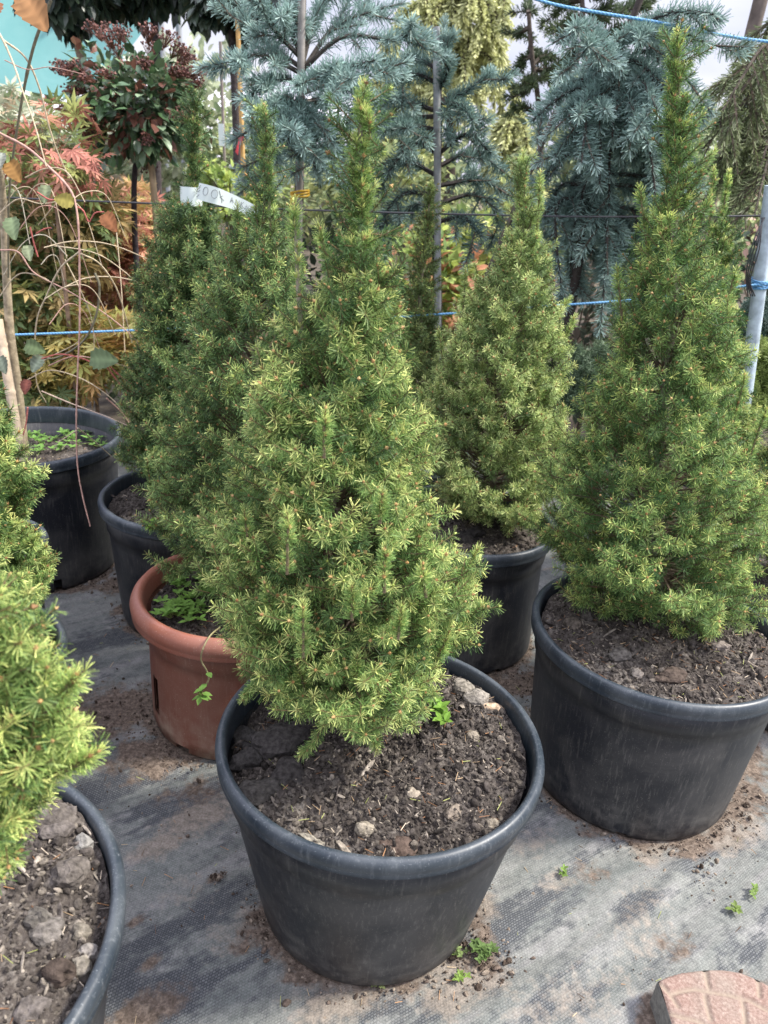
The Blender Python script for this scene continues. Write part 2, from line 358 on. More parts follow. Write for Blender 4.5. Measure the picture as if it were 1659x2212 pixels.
weft = a.mix(a.mr(nf, .45, .7, 0, .55), weft, (.045, .05, .06))
film_w = a.mix(.30, film, a.mix(br.outputs['Color'], (.09, .095, .10), (.29, .29, .285)))
cloth = a.mix(a.mr(a.math('ADD', dusty, a.math('MULTIPLY', a.math('SUBTRACT', nm, .5), 1.5)), .15, .85), weft, film_w)
sand = a.ramp(nm, (.3, (.15, .127, .10)), (.7, (.28, .24, .20)))
sand = a.mix(1.0, sand, a.mr(nf, .3, .7, .7, 1.3), 'MULTIPLY')
gs = a.math('ADD', sep.outputs[1], a.math('MULTIPLY', a.math('SUBTRACT', nm, .5), 1.6))
nat = a.mr(a.noise(4.5, 7, stre.outputs[0], .6), .60, .70, 0, .9)
c = a.mix(a.mr(a.math('MAXIMUM', gs, nat), .35, .8, 0, .85), cloth, sand)
br_c = a.ramp(a.noise(120, 6, co, .7), (.3, (.045, .034, .026)), (.5, (.13, .10, .078)), (.72, (.27, .215, .17)))
rs = a.math('ADD', sep.outputs[0], a.math('MULTIPLY', a.math('SUBTRACT', a.noise(34, 7, co, .68), .5), 1.9))
rmask = a.mr(rs, .38, .78)
c = a.mix(rmask, c, br_c)
# the open yard beyond the pots is bare earth
pos = a.n('ShaderNodeSeparateXYZ'); a.l(co, pos.inputs[0]); far = a.mr(pos.outputs[1], 2.7, 3.3)
c = a.mix(far, c, a.ramp(a.noise(8, 8), (.35, (.03, .024, .02)), (.6, (.11, .09, .065)), (.75, (.07, .09, .035))))
a.base(c); a.b.inputs['Roughness'].default_value = .88; a.b.inputs['Specular IOR Level'].default_value = .22
hh = a.math('ADD', a.math('MULTIPLY', br.outputs['Fac'], -.35), a.math('MULTIPLY', nf, .5)); hh = a.math('ADD', hh, a.math('MULTIPLY', nm, 1.2))
a.bump(hh, .6, .0022)
GROUND = gq.build('ground', a.m, None, True); GROUND['kind'] = 'structure'

# ------------------------------------------------------------------ pots
def lathe(g, prof, cx, cy, seg=112, oval=0.0, ph=0.0, holes=None, col=None):
    a_ = np.arange(seg) * 2 * np.pi / seg; prof = np.asarray(prof, float)
    rr = prof[:, 0][:, None] * (1 + oval * np.cos(2 * a_ + ph) + oval * .4 * np.cos(3 * a_ + ph * 2))[None]
    V = np.stack([cx + rr * np.cos(a_), cy + rr * np.sin(a_), np.repeat(prof[:, 1][:, None], seg, 1)], -1).reshape(-1, 3)
    k = np.arange(seg); k2 = (k + 1) % seg; F = []
    for i in range(len(prof) - 1):
        keep = np.ones(seg, bool)
        if holes:
            for (ha, hw, z0, z1) in holes:
                zc = (prof[i, 1] + prof[i + 1, 1]) / 2
                if z0 <= zc <= z1: keep &= np.abs((a_ - ha + np.pi) % (2 * np.pi) - np.pi) > hw
        q = k[keep]; q2 = k2[keep]
        F.append(np.stack([i * seg + q, i * seg + q2, (i + 1) * seg + q2, (i + 1) * seg + q], 1))
    g.add(V, np.concatenate(F), col); return g

def soil_in(root, cx, cy, zs, R, seed, mat=SOIL, mound=.02, lumps=1.0, n_clod=900, slope=(0, 0), big=(), tint=1.0, needles_n=120, dens=.0045, pale=.25):
    """soil surface, its crumbs and clods, and the dry needles that fell on it"""
    r = RNG(seed); nr = int(R / dens); seg = int(2 * np.pi * R / dens * .62)
    rr = np.linspace(0.001, R, nr); aa = np.arange(seg) * 2 * np.pi / seg
    RR, AA = np.meshgrid(rr, aa, indexing='ij'); x, y = RR * np.cos(AA), RR * np.sin(AA)
    def hgt(x, y):
        d = np.hypot(x, y) / R
        h = mound * (1 - d ** 2) + lumps * (.020 * fbm(x * 14, y * 14, seed, 3) + .014 * fbm(x * 50, y * 50, seed + 3, 3) + .011 * fbm(x * 150, y * 150, seed + 7, 3))
        return zs + h + slope[0] * x + slope[1] * y
    Z = hgt(x, y); V = np.stack([cx + x, cy + y, Z], -1).reshape(-1, 3)
    I = np.arange(nr * seg).reshape(nr, seg); J = np.roll(I, -1, 1)
    g = G(); g.add(V, np.stack([I[:-1], I[1:], J[1:], J[:-1]], -1).reshape(-1, 4), (tint, tint, tint))
    s_o = put(g, 'soil', mat, root, False)
    g = G()
    rad = R * np.sqrt(r.uniform(0, .97, n_clod)); an = r.uniform(0, 6.283, n_clod); x, y = rad * np.cos(an), rad * np.sin(an)
    sz = .0012 * (1 - r.uniform(0, .985, n_clod)) ** (-.42); sz = np.minimum(sz, .0060)
    base = np.array([.050, .043, .038]) * tint; pl = np.array([.19, .165, .135]) * tint
    for k in range(len(ROCKS)):
        m = np.arange(n_clod) % len(ROCKS) == k; n = m.sum(); A, B, C = rnd_rot(r, n)
        p = np.stack([cx + x[m], cy + y[m], hgt(x[m], y[m]) + sz[m] * .35], -1)
        f = (r.uniform(0, 1, n) < pale * np.clip(.0035 / sz[m], .25, 1))[:, None] * r.uniform(.2, 1, (n, 1)); c_ = (base + (pl - base) * f) * r.uniform(.6, 1.5, (n, 1))
        fl = (r.uniform(0, 1, n) < .28)[:, None]; inst(g, ROCKS[k], ICO_F, p, A * sz[m][:, None] * np.where(fl, 2.6, 1.2), B * sz[m][:, None] * np.where(fl, .7, 1), C * sz[m][:, None] * np.where(fl, .35, .85), c_ * np.where(fl, 1.35, 1))
    cl = sub(g, 'soil_crumbs', CLOD, root, s_o); cl['kind'] = 'stuff'
    if needles_n:
        g = G(); n = needles_n; rad = R * np.sqrt(r.uniform(0, .96, n)); an = r.uniform(0, 6.283, n); x, y = rad * np.cos(an), rad * np.sin(an)
        p = np.stack([cx + x, cy + y, hgt(x, y) + .004], -1); d_ = nrm(np.stack([r.normal(0, 1, n), r.normal(0, 1, n), r.normal(0, .22, n)], -1)); ln = r.uniform(.006, .017, n)[:, None]
        pc = np.array([[.32, .17, .08], [.42, .30, .18], [.28, .30, .10], [.20, .10, .05], [.50, .42, .32]])[r.integers(0, 5, n)]
        sticks(g, p - d_ * ln / 2, p + d_ * ln / 2, .00055, .00045, pc)
        ln2 = sub(g, 'fallen_needles', TWIG, root, s_o); ln2['kind'] = 'stuff'
    for (px, py, sx, sy, szz, col, ang) in big:
        p = atZ(px, py, zs + mound * .5); p[2] = hgt(np.array([p[0] - cx]), np.array([p[1] - cy]))[0] + szz * .25
        V = rock(int(px * 7 + py), .30, True); c_, s_ = math.cos(ang), math.sin(ang)
        q_ = np.hypot(p[0] - cx, p[1] - cy); k_ = min(1, (R - sx * 1.1) / q_); p[0] = cx + (p[0] - cx) * k_; p[1] = cy + (p[1] - cy) * k_
        g = G(); inst(g, V, ICO3_F, np.array([p]), np.array([[c_ * sx, s_ * sx, 0]]), np.array([[-s_ * sy, c_ * sy, 0]]), np.array([[0, 0, szz]]), np.asarray(col, float))
        sub(g, 'clod', CLOD, root, s_o)
    return s_o

def pot(key, label, soil_z=-.03, terra=False, holes=None, group='plastic plant pots', ph=0.0, oval=.009, **sk):
    cx, cy, R_, H_, rb_ = POTS[key]
    t = thing('terracotta_pot' if terra else 'plant_pot', (cx, cy, 0), label, 'plant pot', group)
    bm_, rm_ = (TERRA, TERRARIM) if terra else (BLACK, SKY_SHEEN_RIM)
    if terra:
        z1 = H_ - .05
        zz = np.linspace(.022, H_ - .10, 12)
        f = lambda z: rb_ + (R_ - .034 - rb_) * (z / (H_ - .1)) ** 1.0
        prof = [(rb_ - .01, 0), (rb_ - .004, .004), (rb_ - .003, .02)] + [(f(z) + .002, z) for z in zz] + [(f(H_ - .1) + .005, H_ - .097), (f(H_ - .1) + .009, z1 + .01)]
        prof += [(p_[0] - .004, p_[1]) for p_ in prof[::-1]]
        rp = [(R_ - .022, z1), (R_ - .006, z1 + .001), (R_ - .001, z1 + .005), (R_ - .004, z1 + .009), (R_, z1 + .017), (R_ + .001, z1 + .028), (R_ - .003, z1 + .038), (R_ - .010, z1 + .046), (R_ - .017, z1 + .049), (R_ - .023, z1 + .046), (R_ - .027, z1 + .038), (R_ - .033, z1 + .01)]
        step = None
    else:
        f = lambda z: rb_ + (R_ - .020 - rb_) * (z / (H_ - .08))
        zz = np.linspace(.012, H_ - .080, 12)
        prof = [(rb_ - .012, 0), (rb_ - .003, .002), (rb_, .010)] + [(f(z), z) for z in zz] + [(f(H_ - .08) + .0045, H_ - .0775), (R_ - .012, H_ - .03)]
        prof += [(p_[0] - .003, p_[1]) for p_ in prof[::-1]]
        rp = [(R_ - .014, H_ - .032), (R_ - .004, H_ - .032), (R_ - .0015, H_ - .030), (R_ - .003, H_ - .027), (R_ - .0012, H_ - .020), (R_, H_ - .012), (R_ - .002, H_ - .005), (R_ - .006, H_ - .001), (R_ - .011, H_), (R_ - .015, H_ - .003), (R_ - .017, H_ - .009), (R_ - .0175, H_ - .05)]
    hs = holes if holes is not None else [(k * math.pi / 3 + ph, .05, -.1, .012) for k in range(6)]
    g = G(); lathe(g, prof, cx, cy, 128, oval, ph, hs)
    b = put(g, 'body', bm_, t, True)
    g = G(); lathe(g, [(0.0005, .012), (rb_ - .008, .012)], cx, cy, 64, oval, ph); sub(g, 'base', bm_, t, b)
    g = G(); lathe(g, rp, cx, cy, 160, oval, ph); put(g, 'rim', rm_, t, True)
    if sk is not None and sk.get('seed') is not None:
        soil_in(t, cx, cy, H_ + soil_z, R_ - .018 - (-soil_z) * .12 - (.016 if terra else 0), **sk)
    return t
DK, GY, TN = (.045, .038, .034), (.17, .15, .13), (.33, .28, .22)
pot('main', 'large black plastic pot in the middle foreground full of crumbly dark soil', -.040, ph=.7, seed=11, mound=.022, slope=(.06, .03), n_clod=6500, needles_n=260, dens=.0026, pale=.24, lumps=1.1,
    big=[(1055, 1508, .030, .022, .016, (.26, .235, .20), .3), (1000, 1500, .020, .016, .012, (.20, .18, .15), 1.0), (1085, 1520, .020, .014, .006, (.36, .27, .19), .2), (530, 1630, .020, .016, .018, (.05, .046, .043), .2),
         (590, 1590, .040, .028, .022, (.055, .05, .047), .5), (520, 1570, .026, .02, .012, (.045, .042, .04), -.3), (560, 1690, .028, .022, .014, (.06, .055, .05), .1), (680, 1800, .030, .010, .009, (.26, .235, .19), -.5), (870, 1835, .036, .024, .012, (.085, .062, .05), .2), (790, 1790, .011, .009, .010, (.24, .21, .165), 0), (1020, 1600, .011, .012, .009, (.22, .19, .15), 0), (720, 1870, .010, .008, .007, (.25, .22, .18), 0), (760, 1848, .008, .008, .007, (.22, .2, .17), 0), (1080, 1790, .011, .009, .008, (.19, .165, .13), 0), (940, 1560, .012, .010, .008, (.13, .12, .11), 0), (980, 1760, .014, .010, .009, (.18, .15, .12), 1), (630, 1650, .026, .022, .014, (.05, .045, .042), 1.2), (890, 1720, .010, .008, .006, (.28, .24, .19), 1)])
pot('right', 'large black plastic pot under the tall spruce on the right', -.030, ph=.2, seed=23, mound=.018, slope=(0, .03), n_clod=4200, needles_n=330, dens=.0036, pale=.28, tint=1.15,
    big=[(1240, 1350, .020, .016, .012, (.10, .085, .07), 0), (1330, 1420, .016, .012, .010, (.11, .10, .09), 0), (1440, 1465, .026, .018, .012, (.075, .058, .048), .3), (1370, 1455, .010, .01, .008, (.24, .21, .18), 0), (1560, 1400, .018, .012, .010, (.20, .17, .15), .3), (1265, 1335, .014, .012, .010, (.09, .08, .07), 0)])
pot('terracotta', 'reddish brown terracotta coloured pot with a thick rolled rim', -.045, terra=True, group=None, ph=1.2, seed=31, mound=.01, n_clod=1500, needles_n=90, pale=.12, tint=.8,
    holes=[(math.radians(214), .085, .05, .145), (math.radians(240), .10, -.1, .03), (math.radians(292), .07, -.1, .025), (math.radians(172), .07, -.1, .025), (math.radians(352), .07, -.1, .025)])
pot('third', 'black pot just behind the terracotta coloured pot', -.035, ph=.5, seed=37, mound=.012, n_clod=1300, needles_n=40, pale=.08, tint=.75)
pot('big', 'tall black pot at the left with the bamboo stake and weeds in it', -.10, ph=2.2, oval=.012, seed=41, mound=.01, n_clod=500, needles_n=50, tint=1.1, holes=[(math.radians(258), .04, -.1, .045), (math.radians(303), .05, -.1, .03), (math.radians(210), .04, -.1, .045)])
pot('mid', 'black pot behind the middle spruce, partly hidden by its foliage', -.030, ph=1.0, seed=43, mound=.015, n_clod=2200, needles_n=60, pale=.35, tint=1.1, big=[(1015, 1165, .042, .03, .026, (.035, .032, .03), .1)])
pot('leftmid', 'small black pot at the left edge under a green spruce', -.04, ph=1.0, seed=47, mound=.012, n_clod=700, needles_n=30, pale=.2, big=[(120, 1420, .02, .016, .014, (.07, .06, .055), 0)])
pot('front', 'black pot with a thick rim tinted with painted sky sheen cut off by the lower left corner', -.022, ph=2.6, seed=53, mound=.02, n_clod=6500, needles_n=260, dens=.0028, pale=.30, tint=1.25, slope=(-.02, .05),
    big=[(150, 1890, .020, .017, .016, (.11, .096, .084), .3), (178, 1745, .022, .016, .014, (.11, .096, .085), .6), (195, 1808, .014, .011, .010, (.22, .21, .19), 0), (140, 1780, .022, .018, .012, (.12, .105, .095), .4), (85, 1990, .016, .012, .016, (.11, .1, .088), 0), (115, 2010, .016, .012, .01, (.15, .135, .12), 0), (175, 2010, .01, .009, .008, (.17, .15, .12), 0), (125, 2090, .022, .016, .014, (.06, .046, .038), 0), (165, 2070, .012, .010, .010, (.19, .17, .14), 0), (60, 2170, .013, .011, .01, (.12, .105, .095), 0), (205, 2050, .012, .01, .009, (.22, .2, .18), 0)])
pot('edge', 'black pot at the right edge behind the tall spruce', -.03, ph=1.7, seed=59, mound=.012, n_clod=500, needles_n=40)
p_far = atZ(96, 1175, .33); POTS['far'] = (p_far[0] - .15, p_far[1] - .01, .15, .33, .11)
pot('far', 'narrow black pot behind the small pot at the left edge', -.03, ph=.4, seed=61, mound=.01, n_clod=200, needles_n=0)

# ------------------------------------------------------------------ dwarf spruces
PAL = ((.045, .105, .032), (.20, .345, .095), (.92, .94, .34))
PALY = ((.06, .13, .035), (.28, .42, .11), (.84, .86, .30))
PALD = ((.05, .105, .038), (.17, .295, .095), (.68, .76, .26))
def spruce(label, rows, Y, base, seed, nb=230, pal=PAL, nl=.0158, nw=.0013, per=64, spikes=(), leader=None, fresh=.5, group='potted dwarf spruces', dens=1.0, el=(12, 64), lat=(3, 5), fill=.48, depthr=1.0):
    r = RNG(seed)
    C = np.array([(atY(a_, y_, Y) + atY(b_, y_, Y)) / 2 for y_, a_, b_ in rows]); Rr = np.array([np.linalg.norm(atY(a_, y_, Y) - atY(b_, y_, Y)) / 2 for y_, a_, b_ in rows])
    Rr = np.maximum(Rr - nl * .75, .004); o = np.argsort(C[:, 2]); C, Rr = C[o], Rr[o]
    zs = np.linspace(C[0, 2], C[-1, 2], 400); wgt = np.interp(zs, C[:, 2], Rr) + .02; cdf = np.cumsum(wgt); cdf /= cdf[-1]
    ztop = C[-1, 2]; z0 = C[0, 2]
    ax = lambda z: np.stack([np.interp(z, C[:, 2], C[:, 0]), np.interp(z, C[:, 2], C[:, 1]), z], -1)
    rz = lambda z: np.interp(z, C[:, 2], Rr)
    root = thing('dwarf_spruce', base, label, 'dwarf spruce', group)
    base = np.asarray(base, float)
    zq = np.interp((np.arange(nb) + r.uniform(0, 1, nb)) / nb, cdf, zs); qn = np.round(zq / .036) * .036 + r.uniform(-.006, .006, nb); zq = np.where(rz(zq) < .032, np.clip(qn, z0, ztop), zq); ph = np.arange(nb) * 2.39996 + r.normal(0, .35, nb)
    t = (zq - z0) / (ztop - z0); rr = rz(zq); rho = 1.03 - .38 * r.beta(1.1, 2.6, nb)
    # a rough, lumpy outline: whole sides stand out or fall back
    rho *= 1 + (.17 * np.sin(ph * 3 + zq * 23 + seed) + .16 * (r.uniform(0, 1, nb) < .12)) * np.clip(rr / .06, 0, 1)
    rad = np.stack([np.cos(ph), np.sin(ph) * depthr, np.zeros(nb)], -1)
    elev = np.radians(el[0] + (el[1] - el[0]) * np.clip(t, 0, 1) ** .75 + r.normal(0, 9, nb)); elev = np.where(rr < .035, np.radians(74 + r.normal(0, 8, nb)), elev)
    Q = ax(zq) + rad * (rr * rho)[:, None]
    D = nrm(rad * np.cos(elev)[:, None] + np.array([0, 0, 1.0]) * np.sin(elev)[:, None] + r.normal(0, .10, (nb, 3)))
    P_, D_, L_, F_ = [], [], [], []; NS = []
    Lt = r.uniform(.030, .060, nb) * np.clip(rr / .05, .42, 1)
    P_.append(Q - D * Lt[:, None]); D_.append(D); L_.append(Lt); F_.append(np.clip(fresh + .34 + r.normal(0, .24, nb), 0, 1))
    sidev = nrm(np.cross(D, np.array([0, 0, 1.0]) + r.normal(0, .15, (nb, 3))))
    upn = np.cross(sidev, D)
    for k in range(lat[1]):
        m = r.uniform(0, 1, nb) < (1 if k < lat[0] else .5)
        ang = (k * 2.4 + r.uniform(-.5, .5, nb)); back = (.012 + .017 * k) * r.uniform(.7, 1.3, nb)
        side = sidev * np.cos(ang)[:, None] + upn * np.sin(ang)[:, None] * .6
        d_ = nrm(D * .75 + side * r.uniform(.6, 1.0, nb)[:, None] + np.array([0, 0, .12])); l_ = r.uniform(.022, .046, nb) * np.clip(rr / .06, .55, 1)
        b_ = Q - D * back[:, None]
        ok = m & ((rr > .022) | (k < 3))
        P_.append(b_[ok]); D_.append(d_[ok]); L_.append(l_[ok]); F_.append(np.clip(fresh - .02 + r.normal(0, .22, nb), 0, 1)[ok])
    nf_ = int(nb * fill * 4)                                     # old inner shoots
    zf = np.interp(r.uniform(0, 1, nf_), cdf, zs); pf = r.uniform(0, 6.283, nf_); rf = rz(zf) * r.uniform(.35, .82, nf_)
    rdf = np.stack([np.cos(pf), np.sin(pf), np.zeros(nf_)], -1); df = nrm(rdf + np.array([0, 0, .5]) + r.normal(0, .3, (nf_, 3)))
    P_.append(ax(zf) + rdf * rf[:, None]); D_.append(df); L_.append(r.uniform(.025, .045, nf_)); F_.append(np.clip(r.normal(.12, .08, nf_), 0, 1))
    gb = G(); nmain = sum(len(q) for q in P_)
    for sp in spikes:                                            # single upright side leaders: (points, reach)
        pts = smooth_path([atY(x_, y_, Y + (sp[2] if len(sp) > 2 else 0)) for x_, y_ in sp[0]], 16); wdt = sp[1] / FPX * Y
        ln = np.linalg.norm(np.diff(pts, axis=0), axis=1).sum(); ns_ = max(4, int(ln / .016))
        tt = np.linspace(0, .97, ns_); b_ = np.stack([np.interp(tt, np.linspace(0, 1, 16), pts[:, q]) for q in range(3)], -1)
        ax_d = nrm(pts[-1] - pts[0]); tube(pts, np.linspace(.0024 if len(sp[0]) < 4 else .0042, .0014, 16), 5, (.17, .13, .08) if len(sp[0]) < 4 else (.30, .26, .20), gb)
        sh = r.normal(0, 1, (ns_, 3)); sh = nrm(sh - (sh @ ax_d)[:, None] * ax_d)
        taper = np.clip(1.15 - .5 * tt, .5, 1) * (1 + .38 * np.sin(tt * ln / .036 * 6.283 + seed))
        d_ = nrm(ax_d + sh * .55 * min(1.6, wdt / .022)); l_ = np.minimum(.05, np.maximum(wdt - nl * .62, .007)) * taper * r.uniform(.7, 1.2, ns_)
        P_.append(b_); D_.append(d_); L_.append(l_); F_.append(np.clip(fresh + .30 + r.normal(0, .15, ns_), 0, 1))
        P_.append(b_); D_.append(nrm(ax_d + sh * .1)); L_.append(np.full(ns_, .02)); F_.append(np.clip(fresh + r.normal(0, .15, ns_), 0, 1))
        P_.append(pts[-1:] - ax_d * .02); D_.append(ax_d[None]); L_.append(np.array([.03])); F_.append(np.array([min(1, fresh + .45)]))
    zz_ = np.concatenate(P_)[:, 2]; P_, D_, L_, F_ = np.concatenate(P_), np.concatenate(D_), np.concatenate(L_), np.concatenate(F_)
    NL = np.full(len(P_), nl); NL[nmain:] *= .84; NL[:nmain] *= np.clip(rz(P_[:nmain, 2]) / .05, .80, 1); A1 = np.full(len(P_), 26.0); A1[:nmain] = np.interp(rz(P_[:nmain, 2]), [.02, .07], [26, 52])
    keep = r.uniform(0, 1, len(P_)) < dens; P_, D_, L_, F_, NL, A1 = P_[keep], D_[keep], L_[keep], F_[keep], NL[keep], A1[keep]
    g = G(); nsh = len(P_)
    cls = L_ > .034
    for m, n_ in ((cls, int(per * 1.25)), (~cls, int(per * .85))):
        if m.any(): needles(g, P_[m], D_[m], L_[m], n_, NL[m], nw, F_[m], pal, seed + n_, a0=np.where(A1[m] < 40, 68, 84)[:, None], a1=A1[m])
    put(g, 'foliage', NEEDLE, root)
    # woody frame: trunk, limbs and shoot stems
    zt = np.linspace(0, 1, 18); top = ax(np.array([ztop]))[0]
    pts = np.concatenate([[base - [0, 0, .03]], ax(z0 + (ztop - z0) * zt ** 1.0 * .985 + .0)]); pts[1] = (pts[1] * .5 + base * .5) + [0, 0, .01]
    gt = G(); tube(pts, np.linspace(.012, .0022, len(pts)), 8, (.22, .18, .14), gt); put(gt, 'trunk', BARK, root, True)
    zo = np.maximum(zq - rr * np.tan(np.minimum(elev, 1.25)) * .75, np.minimum(z0 + .01, zq)); zo = np.minimum(zo, zq)
    sticks(gb, ax(zo), Q - D * Lt[:, None] * .6, .0024, .0012, (.12, .09, .06))
    sticks(gb, P_, P_ + D_ * L_[:, None] + np.array([0, 0, .14]) * L_[:, None], .0009, .0007, (.17, .12, .06))
    put(gb, 'branches', TWIG, root)
    m = r.uniform(0, 1, nsh) < .55; T_ = (P_ + D_ * L_[:, None] * 1.02 + np.array([0, 0, .14]) * L_[:, None])[m]; U_, W_ = frames(D_[m]); s_ = r.uniform(.0018, .0032, m.sum())[:, None]
    bc = np.array([[.36, .21, .085], [.42, .27, .12], [.30, .36, .09], [.22, .12, .05]])[r.integers(0, 4, m.sum())] * r.uniform(.8, 1.2, (m.sum(), 1))
    gd = G(); inst(gd, OCT_V, OCT_F, T_, U_ * s_, W_ * s_, D_[m] * s_, bc); bo = put(gd, 'buds', BUD, root); bo['kind'] = 'stuff'
    return root

def pz(key, dx=0, dy=0): c_ = POTS[key]; return np.array([c_[0] + dx, c_[1] + dy, c_[3] - .03])
# the main spruce
b1 = pz('main', -.05, .04)
spruce('tall pointed dwarf spruce with a bare stemmed leader in the middle foreground pot',
       [(200, 762, 806), (300, 738, 812), (450, 745, 815), (545, 720, 830), (600, 690, 865), (650, 655, 872), (700, 612, 880), (760, 575, 890), (820, 548, 905), (900, 530, 900), (960, 508, 905), (1060, 495, 950), (1150, 480, 985), (1240, 474, 1010), (1330, 466, 1028), (1390, 480, 1015), (1440, 530, 975), (1480, 600, 900)],
       b1[1], b1, 101, nb=440, pal=PAL, per=60, nw=.00100, fresh=.55,
       spikes=[([(778, 650), (779, 560), (775, 470), (778, 380), (780, 290), (783, 215)], 36), ([(655, 760), (645, 640), (640, 540), (636, 470)], 30, -.02), ([(735, 660), (715, 590), (697, 520)], 26, .02), ([(700, 990), (700, 920)], 26, -.13), ([(620, 1240), (622, 1140)], 28, -.17), ([(830, 1280), (830, 1210)], 30, -.18), ([(985, 1390), (1005, 1300)], 20, .02), ([(745, 1510), (700, 1570), (662, 1622)], 26, -.10), ([(780, 1500), (800, 1560), (808, 1600)], 22, -.12), ([(965, 1290), (1000, 1240), (1022, 1205)], 15, .02), ([(560, 1460), (535, 1495)], 20, -.03), ([(655, 1420), (655, 1335)], 28, -.19), ([(860, 1380), (865, 1340)], 26, -.19), ([(720, 1480), (715, 1455)], 26, -.16), ([(920, 1290), (915, 1250)], 24, -.15), ([(540, 1200), (530, 1130)], 24, -.10), ([(770, 1480), (770, 1440)], 26, -.16), ([(660, 1500), (650, 1460)], 26, -.13), ([(840, 1500), (845, 1460)], 24, -.13), ([(590, 1340), (580, 1290)], 24, -.14), ([(760, 1340), (760, 1290)], 26, -.19), ([(940, 1430), (960, 1390)], 24, -.08), ([(820, 1130), (825, 1090)], 24, -.15)])
b2 = atZ(1440, 1335, .33)
b2 = np.array([b2[0], b2[1], .335])
spruce('tall dwarf spruce with a long green spire in the black pot on the right',
       [(75, 1440, 1488), (180, 1430, 1500), (300, 1428, 1510), (420, 1425, 1500), (470, 1385, 1505), (540, 1370, 1530), (600, 1350, 1560), (660, 1345, 1585), (720, 1325, 1590), (800, 1290, 1580), (880, 1275, 1600), (950, 1240, 1625), (1020, 1200, 1640), (1090, 1155, 1650), (1150, 1150, 1655), (1210, 1190, 1650), (1260, 1230, 1625), (1300, 1290, 1580)],
       b2[1], b2, 202, nb=430, pal=((.05, .12, .036), (.205, .355, .105), (.84, .90, .28)), per=50, nw=.00115, fresh=.45,
       spikes=[([(1462, 520), (1460, 420), (1462, 300), (1462, 200), (1462, 90)], 42), ([(1470, 440), (1500, 400), (1530, 350)], 28), ([(1400, 560), (1385, 430)], 32), ([(1350, 760), (1335, 600)], 26), ([(1550, 720), (1585, 600)], 28, .03), ([(1560, 1010), (1605, 830)], 26, -.03), ([(1500, 520), (1525, 450)], 30), ([(1420, 540), (1425, 470)], 28), ([(1580, 1100), (1650, 900)], 26, .03)])
b3 = pz('terracotta', .02, .05)
spruce('dwarf spruce rising from the terracotta coloured pot',
       [(235, 556, 590), (340, 552, 598), (430, 545, 602), (480, 520, 620), (560, 465, 650), (640, 420, 680), (720, 400, 700), (800, 385, 720), (880, 360, 740), (960, 345, 750), (1030, 325, 760), (1090, 320, 760), (1150, 345, 750), (1200, 380, 720), (1230, 420, 700)],
       b3[1], b3, 303, nb=380, pal=PALD, per=44, nw=.0013, fresh=.42,
       spikes=[([(585, 500), (580, 420), (572, 340), (572, 250)], 28), ([(520, 640), (515, 520), (512, 470)], 24), ([(330, 1100), (320, 1010)], 22, .05), ([(430, 1200), (390, 1230), (370, 1245)], 20, -.08)])
b4 = pz('third', .06, .03)
spruce('dark dwarf spruce with a narrow leader wearing the paper label',
       [(215, 398, 442), (300, 396, 444), (400, 404, 438), (436, 402, 440), (455, 345, 465), (490, 335, 480), (560, 320, 500), (640, 290, 510), (720, 295, 520), (800, 280, 520), (870, 270, 520), (940, 255, 520), (980, 262, 520), (1010, 290, 500)],
       b4[1], b4, 404, nb=350, pal=((.055, .11, .042), (.155, .26, .085), (.50, .58, .2)), per=48, nw=.0016, fresh=.36,
       spikes=[([(418, 430), (416, 330), (420, 215)], 24), ([(380, 500), (378, 440)], 20)])
b5 = pz('mid', -.03, .03)
spruce('bushy dwarf spruce in the pot between the two tall spruces',
       [(350, 1115, 1145), (420, 1112, 1152), (480, 1095, 1170), (560, 1065, 1185), (620, 1020, 1195), (680, 985, 1225), (740, 950, 1215), (810, 935, 1225), (880, 915, 1230), (950, 905, 1240), (1010, 900, 1230), (1060, 920, 1215), (1100, 960, 1170)],
       b5[1], b5, 505, nb=330, pal=((.10, .17, .055), (.34, .47, .16), (.84, .88, .36)), per=48, nw=.0016, fresh=.6,
       spikes=[([(1128, 520), (1122, 440), (1130, 345)], 20), ([(1150, 560), (1162, 480), (1165, 390)], 20), ([(1180, 700), (1220, 660)], 22), ([(1200, 780), (1235, 700)], 22), ([(1040, 900), (1042, 800)], 22, -.06), ([(1210, 960), (1215, 890)], 22), ([(960, 800), (950, 730)], 20), ([(1000, 680), (1005, 600)], 18), ([(925, 930), (912, 860)], 20), ([(1100, 850), (1105, 760)], 22, -.1), ([(1160, 930), (1165, 850)], 22, -.08)])
b6 = np.array([atY(905, 700, 2.35)[0], 2.35, .30]); POTS['six'] = (b6[0], b6[1], .2, .33, .16)
pot('six', 'black pot hidden behind the bushy spruce in the middle', -.03, seed=67, n_clod=100, needles_n=0)
spruce('slim dwarf spruce leader showing behind the middle spruce',
       [(400, 918, 942), (480, 905, 945), (560, 885, 945), (640, 868, 945), (720, 860, 960), (800, 840, 980), (900, 820, 1000), (1000, 830, 1000)],
       b6[1], b6, 606, nb=170, pal=((.09, .14, .05), (.18, .25, .08), (.40, .46, .16)), per=40, nw=.002, fresh=.45, spikes=[([(925, 520), (930, 410)], 16)])
b7 = np.array([atY(1560, 700, 2.1)[0], 2.1, .30]); POTS['seven'] = (b7[0], b7[1], .2, .33, .16)
pot('seven', 'black pot hidden behind the tall spruce on the right', -.03, seed=71, n_clod=100, needles_n=0)
spruce('spruce with two thin leaders directly behind the right hand spruce',
       [(480, 1535, 1580), (540, 1525, 1590), (640, 1510, 1600), (760, 1490, 1610), (900, 1480, 1640), (1050, 1470, 1650)],
       b7[1], b7, 707, nb=150, pal=PAL, per=40, nw=.002, fresh=.6, spikes=[([(1530, 520), (1540, 380)], 18), ([(1548, 560), (1572, 385)], 17), ([(1560, 640), (1575, 530)], 14)])
b8 = pz('front', -.10, -.02)
